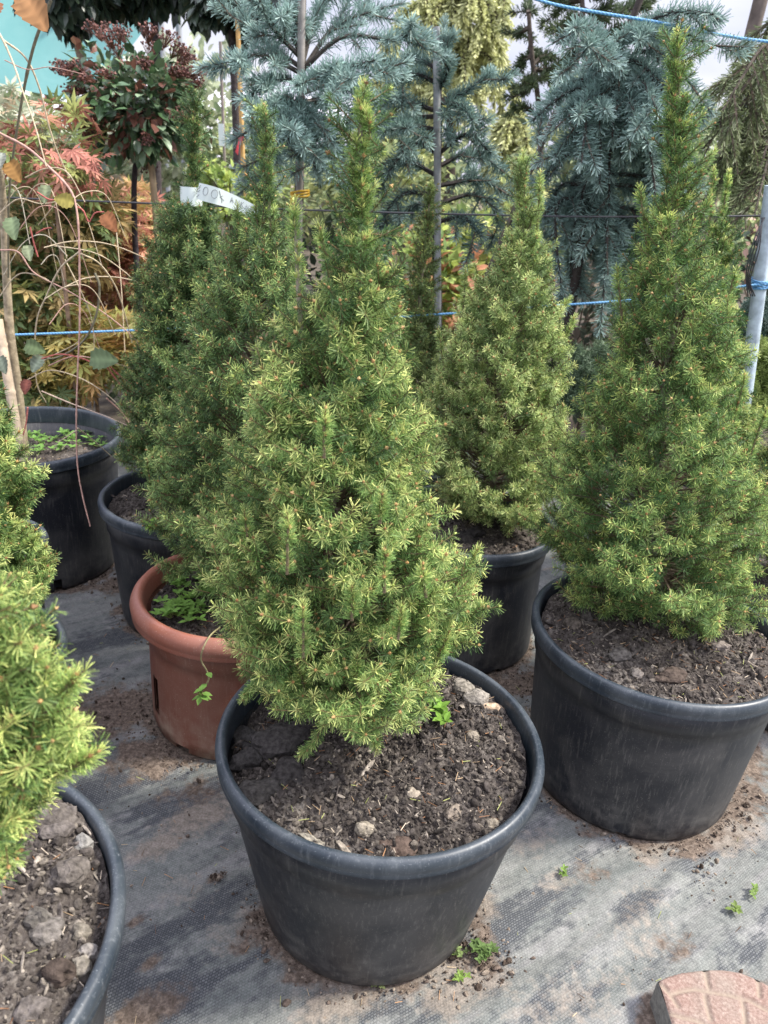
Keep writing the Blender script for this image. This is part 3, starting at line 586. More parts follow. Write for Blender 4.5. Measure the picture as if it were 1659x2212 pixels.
spruce('bright yellow green spruce leaning in over the lower left pot',
       [(1130, -300, -190), (1250, -330, -90), (1340, -350, 20), (1390, -370, 80), (1440, -380, 100), (1490, -390, 118), (1560, -400, 125), (1640, -400, 140), (1700, -390, 130), (1760, -370, 95), (1820, -330, 70), (1860, -260, 40)],
       b8[1] - .01, b8, 808, nb=310, pal=PALY, per=60, nw=.00095, nl=.0165, fresh=.62, spikes=[([(60, 1700), (140, 1665), (175, 1650)], 34), ([(60, 1560), (120, 1520), (150, 1480)], 30)])
b9 = pz('leftmid', -.02, .02)
spruce('green spruce at the left edge above the small pot',
       [(780, -150, -60), (900, -170, 5), (960, -180, 35), (1020, -200, 62), (1080, -220, 50), (1140, -230, 70), (1200, -240, 85), (1250, -240, 85), (1290, -230, 75), (1330, -200, 55)],
       b9[1], b9, 909, nb=240, pal=PAL, per=60, nw=.0013, fresh=.48, spikes=[([(40, 1290), (75, 1262), (98, 1245)], 26), ([(30, 1200), (70, 1170)], 26)])
b10 = pz('edge', .02, .02)
spruce('spruce cut off by the right edge of the picture',
       [(700, 1740, 1800), (850, 1690, 1840), (950, 1650, 1880), (1050, 1630, 1900), (1150, 1620, 1910), (1220, 1650, 1880), (1260, 1690, 1840)],
       b10[1], b10, 1010, nb=200, pal=PAL, per=44, nw=.0015, fresh=.55)

# ------------------------------------------------------------------ paper label round the leader
a = NM('label_paper'); a.base(a.mix(a.noise(60, 3), (.62, .72, .70), (.74, .80, .77))); a.b.inputs['Roughness'].default_value = .4
PAPER = a.m; a = NM('pencil_ink'); a.base((.10, .11, .13)); a.b.inputs['Roughness'].default_value = .7; INK = a.m
Yt = b4[1] - .005; lc = atY(413, 424, Yt); tl = thing('paper_label', lc, 'pale paper label with upside down handwriting looped round a thin spruce leader', 'plant label')
g = G(); rl = 19 / FPX * Yt * 1.15; hl = 32 / FPX * Yt * 1.1
aa = np.linspace(0, 2 * np.pi, 33); V = []
for dz in (-hl / 2, hl / 2): V.append(np.stack([lc[0] + rl * np.cos(aa), lc[1] + rl * .8 * np.sin(aa), np.full(33, lc[2] + dz)], -1))
V = np.concatenate(V); k = np.arange(32); g.add(V, np.stack([k, k + 1, k + 34, k + 33], 1)); lo_ = put(g, 'loop', PAPER, tl, True)
ctr = [(427, 412, -.02, 17), (445, 417, -.025, 18), (470, 424, -.02, 17.5), (490, 431, .0, 16), (515, 441, .02, 14.5), (540, 452, .03, 13), (556, 461, .03, 12)]
T = np.linspace(0, len(ctr) - 1, 40); ct = np.array(ctr, float); cc = np.stack([np.interp(T, np.arange(len(ctr)), ct[:, q]) for q in range(4)], -1)
cc[:, 0:2] = smooth_path(ct[:, :2], 40); tpp = np.array([atY(x_ + .20 * h_, y_ - h_, Yt + d_) for x_, y_, d_, h_ in cc]); bt = np.array([atY(x_ - .20 * h_, y_ + h_, Yt + d_) for x_, y_, d_, h_ in cc])
g = G(); k = np.arange(39); g.add(np.concatenate([tpp, bt]), np.stack([k, k + 1, k + 41, k + 40], 1)); st_ = put(g, 'strip', PAPER, tl, True)
def on_strip(u, v):
    f_ = np.clip(u, 0, 1) * 39; i = min(int(f_), 38); f_ -= i
    A_ = tpp[i] * (1 - f_) + tpp[i + 1] * f_; B_ = bt[i] * (1 - f_) + bt[i + 1] * f_; n_ = nrm(CAM - A_); return A_ * (1 - v) + B_ * v + n_ * .0008
def circ_(u, v, a_, b_, n=12): return [(u + a_ * math.cos(q), v + b_ * math.sin(q)) for q in np.linspace(0, 2 * np.pi, n)]
SX = [circ_(.15, .40, .042, .25), circ_(.285, .42, .045, .26), [(.345, .14), (.40, .52), (.46, .62)], [(.375, .50), (.425, .36)], [(.43, .80), (.41, .50)],
      [(.555, .62), (.565, .22), (.60, .55)], [(.558, .45), (.59, .42)], [(.625, .60), (.63, .22), (.665, .60), (.67, .22)], [(.70, .62), (.70, .25)], [(.73, .22), (.702, .42), (.745, .62)], [(.77, .62), (.775, .25), (.80, .58), (.81, .24)], [(.84, .62), (.845, .26)], [(.84, .28), (.895, .30)], [(.87, .62), (.90, .60), (.93, .32)],
      [(.012, .28), (.04, .12)], [(.012, .55), (.045, .42)], [(.0, .9), (.045, .70)]]
g = G()
for s_ in SX:
    pp = np.array([on_strip(u_, v_) for u_, v_ in (smooth_path(np.array(s_), 14) if len(s_) > 4 else s_)]); tube(pp, .00042, 4, (1, 1, 1), g)
sub(g, 'handwriting', INK, tl, st_)

# ------------------------------------------------------------------ blue spruces and other needle trees behind
def brush_tree(name, label, cat, Y, trunk, limbs, seed, nl=.028, nw=.003, pal=None, tr=(.018, .010), group=None, sideshoots=5, per=46, fall=-.15, jitter=.10, sl=(.07, .15), barkc=(.085, .068, .056), a0=70, a1=25, down=True, dense=1):
    """trunk: pixel polyline; limbs: pixel polylines (with a depth offset) carrying bottle-brush shoots"""
    r = RNG(seed); tp_ = np.array([atY(x_, y_, Y) for x_, y_ in trunk])
    if down: b_ = tp_[-1].copy(); b_[2] = 0; tp_ = np.vstack([tp_, b_])
    root = thing(name, (tp_[-1][0], tp_[-1][1], 0), label, cat, group)
    g = G(); tp2 = smooth_path(tp_, 24); tube(tp2, np.linspace(tr[1], tr[0], 24), 8, barkc, g); put(g, 'trunk', BARK, root, True)
    gb, gn = G(), G(); P_, D_, L_, F_ = [], [], [], []
    for lm in limbs:
        pts2 = lm[0]; d0, d1 = lm[1] if len(lm) > 1 else (0, r.uniform(-.4, .4))
        k = len(pts2); dd = np.linspace(d0, d1, k); pp = np.array([atY(x_, y_, Y + d) for (x_, y_), d in zip(pts2, dd)])
        pp = smooth_path(pp, 14); tube(pp, np.linspace(.008, .003, 14) * (Y / 2.6), 5, barkc, gb)
        sg = np.diff(pp, axis=0); ln = np.linalg.norm(sg, axis=1)
        for i in range(2, 13):
            P_.append(pp[i]); D_.append(sg[i] / ln[i]); L_.append(ln[i] * 1.08); F_.append(.35 + .4 * i / 13)
        tot = ln.sum(); nsd = max(2, int(sideshoots * tot / .3))
        for j in range(nsd):
            i = int(r.uniform(3, 13)); ax_ = sg[i] / ln[i]; sd = nrm(np.cross(ax_, [0, 0, 1.0]) * (1 if j % 2 else -1) + r.normal(0, .35, 3)); d_ = nrm(ax_ * .7 + sd * .8 + np.array([0, 0, fall])); L1 = r.uniform(*sl)
            P_.append(pp[i]); D_.append(d_); L_.append(L1); F_.append(r.uniform(.35, 1))
            if r.uniform() < .6:
                d2 = nrm(d_ + nrm(r.normal(0, 1, 3)) * .6 + np.array([0, 0, fall * .5])); P_.append(pp[i] + d_ * L1 * .5); D_.append(d2); L_.append(L1 * .6); F_.append(r.uniform(.4, 1))
    P_, D_, L_, F_ = np.array(P_), np.array(D_), np.array(L_), np.array(F_)
    sticks(gb, P_, P_ + D_ * L_[:, None], .0035, .002, (.12, .09, .07))
    for lo, hi in ((0, .05), (.05, .10), (.10, 9)):
        m = (L_ >= lo) & (L_ < hi)
        if m.any(): needles(gn, P_[m], D_[m], L_[m], int(per * {0: .55, .05: 1.0, .10: 1.6}[lo] * dense), nl, nw, F_[m], pal, seed + int(lo * 100), a0=a0, a1=a1, bend=0.0, brush=.12)
    put(gb, 'limbs', BARK, root); put(gn, 'foliage', NEEDLE, root)
    return root
BLUE = ((.07, .125, .11), (.20, .30, .268), (.46, .61, .55))
BLUEG = ((.05, .075, .05), (.10, .15, .115), (.20, .31, .28))
def fan(cx, cy, n, l0, l1, a0, a1, seed, droop=.5, dz=.4):
    """limbs fanning out from a point of the trunk"""
    r = RNG(seed); o_ = []
    for k in range(n):
        an = math.radians(a0 + (a1 - a0) * (k + r.uniform(.2, .8)) / n); l_ = r.uniform(l0, l1); x1, y1 = cx + l_ * math.cos(an), cy - l_ * math.sin(an)
        xm, ym = (cx + x1) / 2 + r.uniform(-8, 8), (cy + y1) / 2 - droop * l_ * .22
        o_.append(([(cx, cy), (xm, ym), (x1, y1 + droop * l_ * .3)], (0, r.uniform(-dz, dz))))
    return o_
# spruce on a stem, left of centre
lim = [([(655, 150), (720, 60), (800, 25), (870, 8)], (0, .2)), ([(655, 150), (740, 80), (840, 85), (890, 70)], (0, -.1)), ([(655, 150), (600, 110), (540, 60), (520, 10)], (0, .1)), ([(655, 130), (590, 60), (560, 0)], (0, -.2)), ([(655, 130), (680, 40), (720, -30)], (0, .1)),
       ([(655, 160), (570, 120), (505, 130)], (0, -.2)), ([(655, 180), (590, 170), (540, 210)], (0, -.1)), ([(655, 180), (740, 150), (810, 130)], (0, -.3)), ([(655, 200), (720, 180), (780, 200), (800, 240)], (0, .2)), ([(650, 220), (600, 230), (560, 290)], (0, .1)), ([(650, 240), (700, 260), (740, 330), (750, 380)], (0, -.2)),
       ([(650, 260), (610, 290), (590, 340)], (0, -.2)), ([(650, 200), (660, 260), (655, 320)], (0, -.35)), ([(650, 250), (700, 290), (720, 380)], (0, -.3)), ([(650, 300), (590, 330), (560, 390)], (0, .3)), ([(650, 320), (720, 340), (770, 420)], (0, .3)), ([(650, 180), (700, 160), (760, 170)], (0, -.4)), ([(650, 120), (620, 40), (640, -20)], (0, 0))]
brush_tree('blue_spruce', 'blue spruce with flat tiered branches tied to a thin grey stake, left of centre', 'spruce tree', 2.75, [(655, -30), (652, 150), (648, 330), (645, 470)], lim + fan(652, 220, 4, 60, 130, -200, 20, 5), 71, pal=BLUE, nl=.038, nw=.0036, group='blue spruces behind the wires', dense=1.5, barkc=(.08, .07, .06))
lim = [([(945, 180), (900, 160), (860, 175)], (0, -.1)), ([(945, 150), (910, 130), (880, 120)], (0, .1)), ([(945, 220), (1000, 200), (1060, 160)], (0, 0)), ([(945, 220), (1000, 230), (1020, 260)], (0, -.2)), ([(945, 240), (880, 220), (820, 210)], (0, -.1)), ([(945, 250), (870, 260), (810, 300)], (0, .2)), ([(940, 280), (880, 270), (830, 285)], (0, -.3)),
       ([(950, 330), (1010, 290), (1060, 330)], (0, -.1)), ([(945, 360), (1020, 330), (1090, 370)], (0, .1)), ([(945, 380), (870, 350), (810, 420)], (0, .1)), ([(945, 420), (870, 420), (820, 480)], (0, -.1)), ([(945, 440), (1030, 420), (1080, 470), (1090, 520)], (0, .2)), ([(945, 470), (900, 440), (850, 500), (830, 560)], (0, .3)), ([(945, 480), (1000, 470), (1040, 510)], (0, -.2)), ([(945, 140), (955, 110), (960, 95)], (0, 0)), ([(945, 200), (960, 170), (975, 130)], (0, -.1)),
       ([(950, 400), (1040, 390), (1110, 430)], (0, .2)), ([(945, 330), (890, 310), (840, 370)], (0, -.2))]
brush_tree('blue_spruce', 'blue spruce with a dark crooked stem and bare stake top, centre background', 'spruce tree', 2.95, [(945, 110), (948, 250), (945, 400), (940, 500), (945, 720)], lim, 72, pal=((.05, .09, .075), (.135, .215, .185), (.36, .49, .44)), nl=.034, nw=.0036, group='blue spruces behind the wires', barkc=(.05, .042, .04), dense=1.5)
lim = []
r_ = RNG(77)
for (x0, y0, x1, y1) in [(1310, 190, 1190, 200), (1310, 190, 1150, 250), (1310, 200, 1250, 240), (1320, 120, 1240, 50), (1320, 130, 1270, 90), (1330, 120, 1400, 60), (1350, 90, 1440, 60), (1350, 80, 1540, 20), (1360, 90, 1520, 80), (1370, 100, 1470, 120), (1370, 110, 1500, 180), (1330, 170, 1340, 240), (1330, 180, 1380, 270), (1300, 280, 1200, 330), (1290, 330, 1150, 390), (1280, 350, 1210, 460), (1290, 360, 1240, 480), (1300, 250, 1400, 300), (1330, 200, 1290, 240), (1350, 160, 1420, 230)]:
    lim.append(([(x0, y0), ((x0 + x1) / 2, (y0 + y1) / 2 - 22), (x1, y1 + 10)], (0, r_.uniform(-.45, .1))))
for k in range(34):
    x0 = r_.uniform(1260, 1450); y0 = 180 + abs(x0 - 1340) * .6 + r_.uniform(-60, 120); dx = (x0 - 1330) * r_.uniform(.1, .5); l_ = r_.uniform(90, 200)
    lim.append(([(1320, y0 - 10), ((1320 + x0) / 2, y0 - 40), (x0, y0), (x0 + dx, y0 + l_)], (0, r_.uniform(-.4, .4))))
for k in range(16):
    x0 = r_.uniform(1200, 1420); y0 = r_.uniform(420, 560)
    lim.append(([(1270, y0 - 60), (x0, y0 - 40), (x0 + r_.uniform(-20, 20), y0 + r_.uniform(80, 190))], (0, r_.uniform(-.2, .5))))
brush_tree('blue_spruce', 'big weeping blue spruce with a leaning trunk, upper right', 'spruce tree', 2.65, [(1390, -20), (1310, 190), (1270, 380), (1250, 560)], lim, 73, pal=((.07, .12, .105), (.195, .295, .262), (.46, .60, .54)), nl=.034, nw=.0034, group='blue spruces behind the wires', tr=(.018, .010), fall=-.5, sideshoots=4, barkc=(.055, .045, .04), dense=1.5)
# dark pines on the sky at the upper right
DARKP = ((.03, .05, .025), (.065, .095, .045), (.15, .19, .09))
brush_tree('pine_tree', 'dark pine with stubby branches on the sky, upper centre right', 'pine tree', 4.4, [(1142, 30), (1150, 130), (1165, 250), (1160, 420)], [([(1142, 60), (1125, 70), (1118, 75)], (0, .1)), ([(1142, 30), (1140, 20), (1140, 8)], (0, .1)), ([(1150, 140), (1175, 120), (1195, 125)], (0, .1)), ([(1150, 150), (1190, 150), (1225, 120)], (0, .1)), ([(1155, 170), (1200, 170), (1215, 190)], (0, -.1)), ([(1155, 180), (1130, 200), (1110, 190)], (0, .1)), ([(1165, 250), (1130, 230), (1110, 235)], (0, 0)), ([(1145, 100), (1150, 115), (1160, 120)], (0, .1)), ([(1150, 120), (1130, 130), (1125, 140)], (0, 0)), ([(1150, 160), (1140, 175), (1150, 185)], (0, -.2))],
           81, pal=DARKP, nl=.04, nw=.006, per=40, sl=(.05, .12), a0=60)
brush_tree('pine_tree', 'dark pine whose top is cut by the upper edge', 'pine tree', 4.2, [(1255, -60), (1260, 60), (1265, 200), (1250, 420)], [([(1255, 0), (1220, 10), (1200, 30)], (0, .2)), ([(1258, 30), (1230, 50), (1215, 90)], (0, 0)), ([(1258, 20), (1290, 30), (1320, 10)], (0, 0)), ([(1258, -20), (1290, -10), (1330, -20)], (0, 0)), ([(1260, 90), (1240, 110), (1225, 150)], (0, 0)), ([(1260, 100), (1290, 90), (1330, 60)], (0, .1)), ([(1258, -10), (1230, -20), (1210, -10)], (0, 0)), ([(1260, 60), (1350, 20), (1400, 10)], (0, .2)), ([(1260, 100), (1370, 60), (1420, 40)], (0, .2)), ([(1260, 120), (1280, 130), (1300, 160)], (0, .1)), ([(1258, 50), (1240, 60), (1225, 60)], (0, .1))],
           82, pal=DARKP, nl=.045, nw=.006, per=44, sl=(.06, .14), a0=60)
# weeping larch-like pine at the right edge
lim = [([(1700, 60 + 26 * k), (1640, 110 + 36 * k), (1560 - (k % 3) * 20, 240 + 40 * k)], (0, -.3 + .08 * k)) for k in range(7)] + [([(1700, 10 + 30 * k), (1660, 60 + 40 * k), (1630, 150 + 45 * k)], (0, .3 - .1 * k)) for k in range(8)]
brush_tree('weeping_pine', 'soft olive green weeping pine hanging in from the right edge', 'pine tree', 2.9, [(1730, -40), (1740, 300), (1720, 600)], lim, 83, pal=((.07, .095, .045), (.16, .20, .09), (.32, .36, .17)), nl=.035, nw=.0028, per=40, sl=(.10, .22), fall=-.7, sideshoots=9, a0=35, a1=15)
# golden weeping cypress far behind
lim = []
r_ = RNG(91)
for k in range(60):
    an = r_.uniform(0, math.pi); l_ = r_.uniform(25, 110); x1 = 980 + l_ * math.cos(an) * 1.05; y0 = r_.uniform(-60, 140); hh = r_.uniform(30, 90)
    lim.append(([(980, y0), ((980 + x1) / 2, y0 - 15), (x1, y0 + 12), (x1 + (x1 - 980) * .12, y0 + 12 + hh)], (0, r_.uniform(-.7, .7))))
GOLD = ((.32, .34, .15), (.50, .52, .25), (.68, .68, .38))
brush_tree('golden_cypress', 'golden yellow weeping cypress against the sky, top centre', 'cypress tree', 7.0, [(985, -80), (980, 60), (975, 220), (970, 420)], lim, 92, pal=GOLD, nl=.07, nw=.02, per=26, sl=(.15, .35), fall=-.9, sideshoots=2, a0=30, a1=15, tr=(.05, .03))
lim = []
for k in range(34):
    s_ = 1 if k % 2 else -1; x1 = 880 + s_ * r_.uniform(10, 90); y0 = r_.uniform(120, 320)
    lim.append(([(880, y0), ((880 + x1) / 2, y0 - 12), (x1, y0 + 12), (x1 + s_ * 8, y0 + 60)], (0, r_.uniform(-.7, .7))))
brush_tree('golden_cypress', 'lower golden cypress showing between the two blue spruces', 'cypress tree', 7.6, [(885, 110), (880, 250), (880, 420)], lim, 93, pal=GOLD, nl=.07, nw=.02, per=26, sl=(.15, .35), fall=-.9, sideshoots=2, a0=30, a1=15, tr=(.05, .03))
lim = []
for k in range(30):
    s_ = 1 if k % 2 else -1; x1 = 1110 + s_ * r_.uniform(5, 50); y0 = r_.uniform(250, 420)
    lim.append(([(1110, y0), ((1110 + x1) / 2, y0 - 12), (x1, y0 + 12), (x1 + s_ * 8, y0 + 60)], (0, r_.uniform(-.7, .7))))
brush_tree('golden_cypress', 'small golden cypress right of the centre blue spruce', 'cypress tree', 6.4, [(1110, 240), (1110, 420)], lim, 94, pal=GOLD, nl=.07, nw=.018, per=24, sl=(.12, .3), fall=-.9, sideshoots=2, a0=30, a1=15, tr=(.04, .02))

# ------------------------------------------------------------------ broad leaved plants
OVAL_V = np.array([[0, 0, 0], [-.26, .30, .06], [-.24, .62, .05], [0, 1, -.04], [.24, .62, .05], [.26, .30, .06], [0, .45, 0]], float)
OVAL_F = np.array([[0, 5, 6], [5, 4, 6], [4, 3, 6], [3, 2, 6], [2, 1, 6], [1, 0, 6]])
def palmate(n=7, depth=.48):
    v = [[0, 0, 0]]; f = []
    for k in range(n):
        a_ = math.radians(-115 + 230 * k / (n - 1)); l_ = 1 - .38 * abs(k - (n - 1) / 2) / ((n - 1) / 2)
        for da, rr_ in ((-.25, depth * l_), (0, l_), (.25, depth * l_)): v.append([math.sin(a_ + da) * rr_, math.cos(a_ + da) * rr_, -.12 * rr_ ** 2])
        b_ = 1 + 3 * k; f += [[0, b_ + 2, b_ + 1], [0, b_ + 1, b_]]
    return np.array(v), np.array(f)
PALM_V, PALM_F = palmate()
def crown_points(r, n, c, rad, clumps=14, shell=.6, spread=.36):
    cc_ = nrm(r.normal(0, 1, (clumps, 3))) * r.uniform(shell * .7, 1, (clumps, 1)) * (1 - spread * .6)
    k = r.integers(0, clumps, n); p = cc_[k] + nrm(r.normal(0, 1, (n, 3))) * (r.uniform(0, 1, (n, 1)) ** .45) * spread
    return np.asarray(c) + p * np.asarray(rad), nrm(p), cc_ * np.asarray(rad) + np.asarray(c)
def leafy(name, label, cat, c, rad, n, size, cols, seed, tv=OVAL_V, tf=OVAL_F, mat=None, stem=None, group=None, clumps=16, droop=.4, spread=.36, barkc=(.12, .09, .07), srad=.014, part='foliage', extra=None):
    r = RNG(seed); c = np.asarray(c, float); root = thing(name, (c[0] if stem is None else stem[-1][0], c[1] if stem is None else stem[-1][1], 0), label, cat, group)
    P_, N_, CC = crown_points(r, n, c, rad, clumps, spread=spread)
    out_ = nrm(N_ + r.normal(0, .55, (n, 3)) + np.array([0, 0, -droop])); nz_ = nrm(np.cross(out_, nrm(np.cross(np.array([0, 0, 1.0]), out_) + r.normal(0, .4, (n, 3))))); sx_ = np.cross(out_, nz_)
    sz = size * r.uniform(.65, 1.25, (n, 1)); cols = np.asarray(cols, float); cl = cols[r.integers(0, len(cols), n)] * r.uniform(.7, 1.3, (n, 1))
    g = G(); inst(g, tv, tf, P_, sx_ * sz, out_ * sz, nz_ * sz, cl); put(g, part, mat or LEAF, root)
    st_pts = stem if stem is not None else [c + [0, 0, -rad[2] * .2], c + [0, 0, -rad[2] * .8], [c[0], c[1], 0]]
    g = G(); tube(smooth_path(st_pts, 14), np.linspace(srad * .6, srad, 14), 7, barkc, g); put(g, 'stem', BARK, root, True)
    g = G(); o_ = np.repeat(np.asarray(st_pts[0], float)[None], len(CC), 0); sticks(g, o_, CC, srad * .35, srad * .12, barkc); put(g, 'branches', BARK, root)
    return root, P_, N_
# viburnum standard with dark red flower heads
c_ = atY(300, 225, 3.1); st = [c_ + [0, 0, -.05], atY(290, 480, 3.1), [atY(300, 600, 3.1)[0], 3.1, 0]]
vb, vp, vn = leafy('viburnum_standard', 'round headed viburnum with dark red flower clusters on a thin dark trunk', 'viburnum tree', c_, (.255, .25, .24), 1600, .052, [(.06, .12, .05), (.10, .18, .08), (.15, .23, .12), (.06, .11, .055), (.20, .28, .17), (.22, .10, .07)], 21, mat=GLOSSY_LEAF, stem=st, clumps=40, spread=.30, barkc=(.05, .04, .045))
r_ = RNG(5); g = G()
for k in range(30):
    d_ = nrm(np.array([r_.normal(0, .75), r_.normal(-.25, .6), r_.normal(.45, .5)])); pc = c_ + d_ * np.array([.24, .24, .235]) * r_.uniform(.95, 1.15); n_ = 46
    pp = pc + nrm(r_.normal(0, 1, (n_, 3))) * r_.uniform(.2, 1, (n_, 1)) * np.array([.045, .045, .026]); o_ = np.repeat((pc - d_ * .05)[None], n_, 0)
    sticks(g, o_, pp, .0008, .0008, (.15, .07, .05)); X_, Y_, Z_ = rnd_rot(r_, n_); s_ = r_.uniform(.003, .006, (n_, 1)); inst(g, OCT_V, OCT_F, pp, X_ * s_, Y_ * s_, Z_ * s_, np.array([[.12, .055, .045], [.20, .09, .07], [.08, .04, .035]])[r_.integers(0, 3, n_)])
put(g, 'flower_clusters', BUD, vb)
# dark ball headed standards at the top edge
DKG = [(.03, .05, .035), (.045, .07, .045), (.065, .09, .06), (.02, .036, .025)]
for i, (cx_, cy_, rp_, tr_, lb, Yb) in enumerate([(140, -75, 125, [(150, 0), (170, 110), (190, 180), (205, 420)], 'dark clipped ball tree with a pale tan trunk, top left', 4.6), (345, -95, 118, [(333, 0), (334, 60), (338, 150), (340, 420)], 'dark clipped ball tree above the viburnum', 4.8), (500, -30, 92, [(500, 60), (508, 200), (515, 420)], 'dark clipped ball tree beside the yellow bamboo stake', 4.4)]):
    cb = atY(cx_, cy_, Yb); rb2 = rp_ / FPX * Yb; sp_pts = [atY(x_, y_, Yb) for x_, y_ in tr_]; sp_pts = [cb] + sp_pts + [np.array([sp_pts[-1][0], Yb, 0])]
    leafy('ball_tree', lb, 'standard tree', cb, (rb2, rb2, rb2 * .95), 1900, .085, DKG, 31 + i, mat=GLOSSY_LEAF, stem=sp_pts, clumps=60, spread=.22, droop=.9, group='dark ball headed trees along the top', barkc=(.26, .20, .15) if i == 0 else (.06, .05, .05), srad=.028)
# japanese maples at the left
OR_ = [(.56, .37, .19), (.58, .43, .20), (.46, .38, .16), (.37, .41, .16), (.52, .29, .19)]; YO_ = [(.62, .50, .17), (.54, .50, .20), (.64, .40, .17), (.42, .44, .14)]; GR_ = [(.24, .32, .12), (.36, .40, .14), (.44, .34, .15), (.18, .25, .11)]; RD_ = [(.52, .22, .17), (.60, .32, .22), (.40, .17, .13), (.54, .38, .2)]
for i, (px, py, Yd, rx, rz_, n, sz, cl, lb) in enumerate([
    (110, 330, 2.75, .24, .20, 260, .06, RD_[:3] + GR_[:2], 'japanese maple with reddish star leaves in front of the viburnum'),
    (120, 480, 3.0, .42, .22, 900, .07, GR_ + OR_[:2], 'green and orange japanese maple crossed by the dark wire, left'),
    (250, 590, 3.3, .28, .24, 800, .06, RD_ + OR_[:2], 'salmon red japanese maple left of the dark spruce'),
    (60, 640, 2.9, .30, .25, 800, .075, GR_ + [OR_[1]], 'olive green japanese maple at the left edge'),
    (200, 770, 2.9, .30, .22, 1000, .065, YO_, 'yellow orange japanese maple behind the tall black pot'),
    (60, 830, 2.8, .28, .16, 500, .07, GR_ + YO_[:1], 'low green maple behind the bamboo stake'),
    (280, 470, 3.6, .25, .16, 450, .06, OR_ + RD_[:1], 'orange maple between the viburnum trunks'),
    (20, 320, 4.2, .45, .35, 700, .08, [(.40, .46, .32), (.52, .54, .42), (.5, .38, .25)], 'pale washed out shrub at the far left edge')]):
    leafy('japanese_maple' if i < 7 else 'pale_shrub', lb, 'maple' if i < 7 else 'shrub', atY(px, py, Yd), (rx, rx * .8, rz_), n, sz, cl, 51 + i, tv=PALM_V, tf=PALM_F, clumps=26, droop=.35, spread=.34, group='japanese maples at the left' if i < 7 else None, barkc=(.22, .15, .10), srad=.009)
# fillers between and behind the spruces
for i, (px, py, Yd, rx, rz_, n, sz, cl, lb, nm_) in enumerate([
    (900, 610, 3.7, .50, .32, 1500, .06, [(.46, .54, .14), (.34, .44, .14), (.22, .32, .11), (.50, .24, .14)], 'yellow green bush with red tips behind the centre spruce', 'laurel_bush'),
    (1080, 560, 4.0, .50, .34, 1500, .06, [(.46, .52, .18), (.56, .56, .24), (.22, .30, .11)], 'yellowish bush right of the centre stake', 'laurel_bush'),
    (500, 430, 4.0, .26, .20, 700, .05, [(.50, .58, .16), (.36, .46, .14), (.24, .33, .12)], 'bright lime green bush between the two left spruces', 'laurel_bush'),
    (700, 640, 3.2, .40, .42, 1200, .05, [(.035, .05, .03), (.05, .07, .035), (.02, .03, .02)], 'dark bush behind the middle spruce', 'dark_bush'),
    (1250, 700, 3.1, .45, .38, 1500, .05, [(.10, .12, .08), (.15, .18, .11), (.28, .23, .18), (.07, .09, .06)], 'dull brown green bush between the pots on the right', 'dark_bush'),
    (1620, 480, 4.6, .70, .40, 1500, .06, [(.42, .48, .22), (.30, .37, .19), (.52, .34, .28), (.18, .24, .13)], 'pale green bush with pinkish flowers, right background', 'flowering_bush'),
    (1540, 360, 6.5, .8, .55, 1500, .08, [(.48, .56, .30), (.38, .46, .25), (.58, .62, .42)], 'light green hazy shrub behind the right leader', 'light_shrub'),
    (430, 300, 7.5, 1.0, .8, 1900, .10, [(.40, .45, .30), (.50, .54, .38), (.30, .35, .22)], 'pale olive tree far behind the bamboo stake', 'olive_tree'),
    (560, 360, 5.5, .5, .45, 1000, .07, [(.28, .36, .18), (.40, .45, .20), (.18, .24, .13)], 'mid green tree beside the left blue spruce', 'light_shrub'),
    (1640, 650, 3.6, .45, .45, 1300, .05, [(.03, .05, .035), (.05, .075, .05), (.08, .11, .08)], 'dark evergreen bush behind the pale blue post', 'dark_bush'),
    (330, 700, 3.6, .5, .4, 900, .05, [(.03, .045, .025), (.06, .08, .035), (.10, .12, .04)], 'dark bush behind the dark left spruce', 'dark_bush'),
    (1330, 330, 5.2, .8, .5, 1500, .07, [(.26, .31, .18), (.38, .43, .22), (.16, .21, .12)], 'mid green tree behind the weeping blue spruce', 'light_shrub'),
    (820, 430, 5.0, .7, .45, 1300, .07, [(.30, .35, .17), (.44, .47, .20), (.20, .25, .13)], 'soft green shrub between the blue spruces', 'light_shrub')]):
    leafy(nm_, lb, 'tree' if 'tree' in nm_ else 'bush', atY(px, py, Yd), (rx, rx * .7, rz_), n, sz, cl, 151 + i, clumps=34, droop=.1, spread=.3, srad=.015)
# small round conifers on the ground between the pots
def globe(label, c, rad, n, seed, pal, nl=.018, nw=.0025):
    r = RNG(seed); root = thing('globe_conifer', (c[0], c[1], 0), label, 'dwarf conifer'); d_ = nrm(r.normal(0, 1, (n, 3))); d_[:, 2] = np.abs(d_[:, 2]) * .9 - .15; d_ = nrm(d_)
    P_ = np.asarray(c) + d_ * np.asarray(rad) * (1 + .12 * np.sin(d_[:, :1] * 9 + d_[:, 2:3] * 7 + seed)) * r.uniform(.8, 1.02, (n, 1)); g = G(); dd = nrm(d_ + np.array([0, 0, .5]) + r.normal(0, .25, (n, 3))); needles(g, P_ - dd * .03, dd, np.full(n, .04), 30, nl, nw, np.clip(r.normal(.6, .2, n), 0, 1), pal, seed); put(g, 'foliage', NEEDLE, root)
    g = G(); tube([[c[0], c[1], 0], [c[0], c[1], c[2] * .6], list(c)], [.012, .01, .006], 6, (.12, .09, .07), g); put(g, 'stem', BARK, root)
    g = G(); o_ = np.repeat(np.asarray(c, float)[None], 160, 0); sticks(g, o_, P_[:160], .003, .001, (.12, .09, .06)); put(g, 'branches', BARK, root)
globe('lime green globe conifer half visible at the right edge', atY(1640, 860, 2.5), (.17, .17, .19), 1500, 61, ((.14, .19, .05), (.24, .32, .08), (.42, .50, .16)))
globe('small bluish green conifer between the middle and right spruces', atY(1262, 860, 2.45), (.10, .10, .17), 700, 62, ((.05, .085, .05), (.11, .17, .10), (.22, .31, .18)))
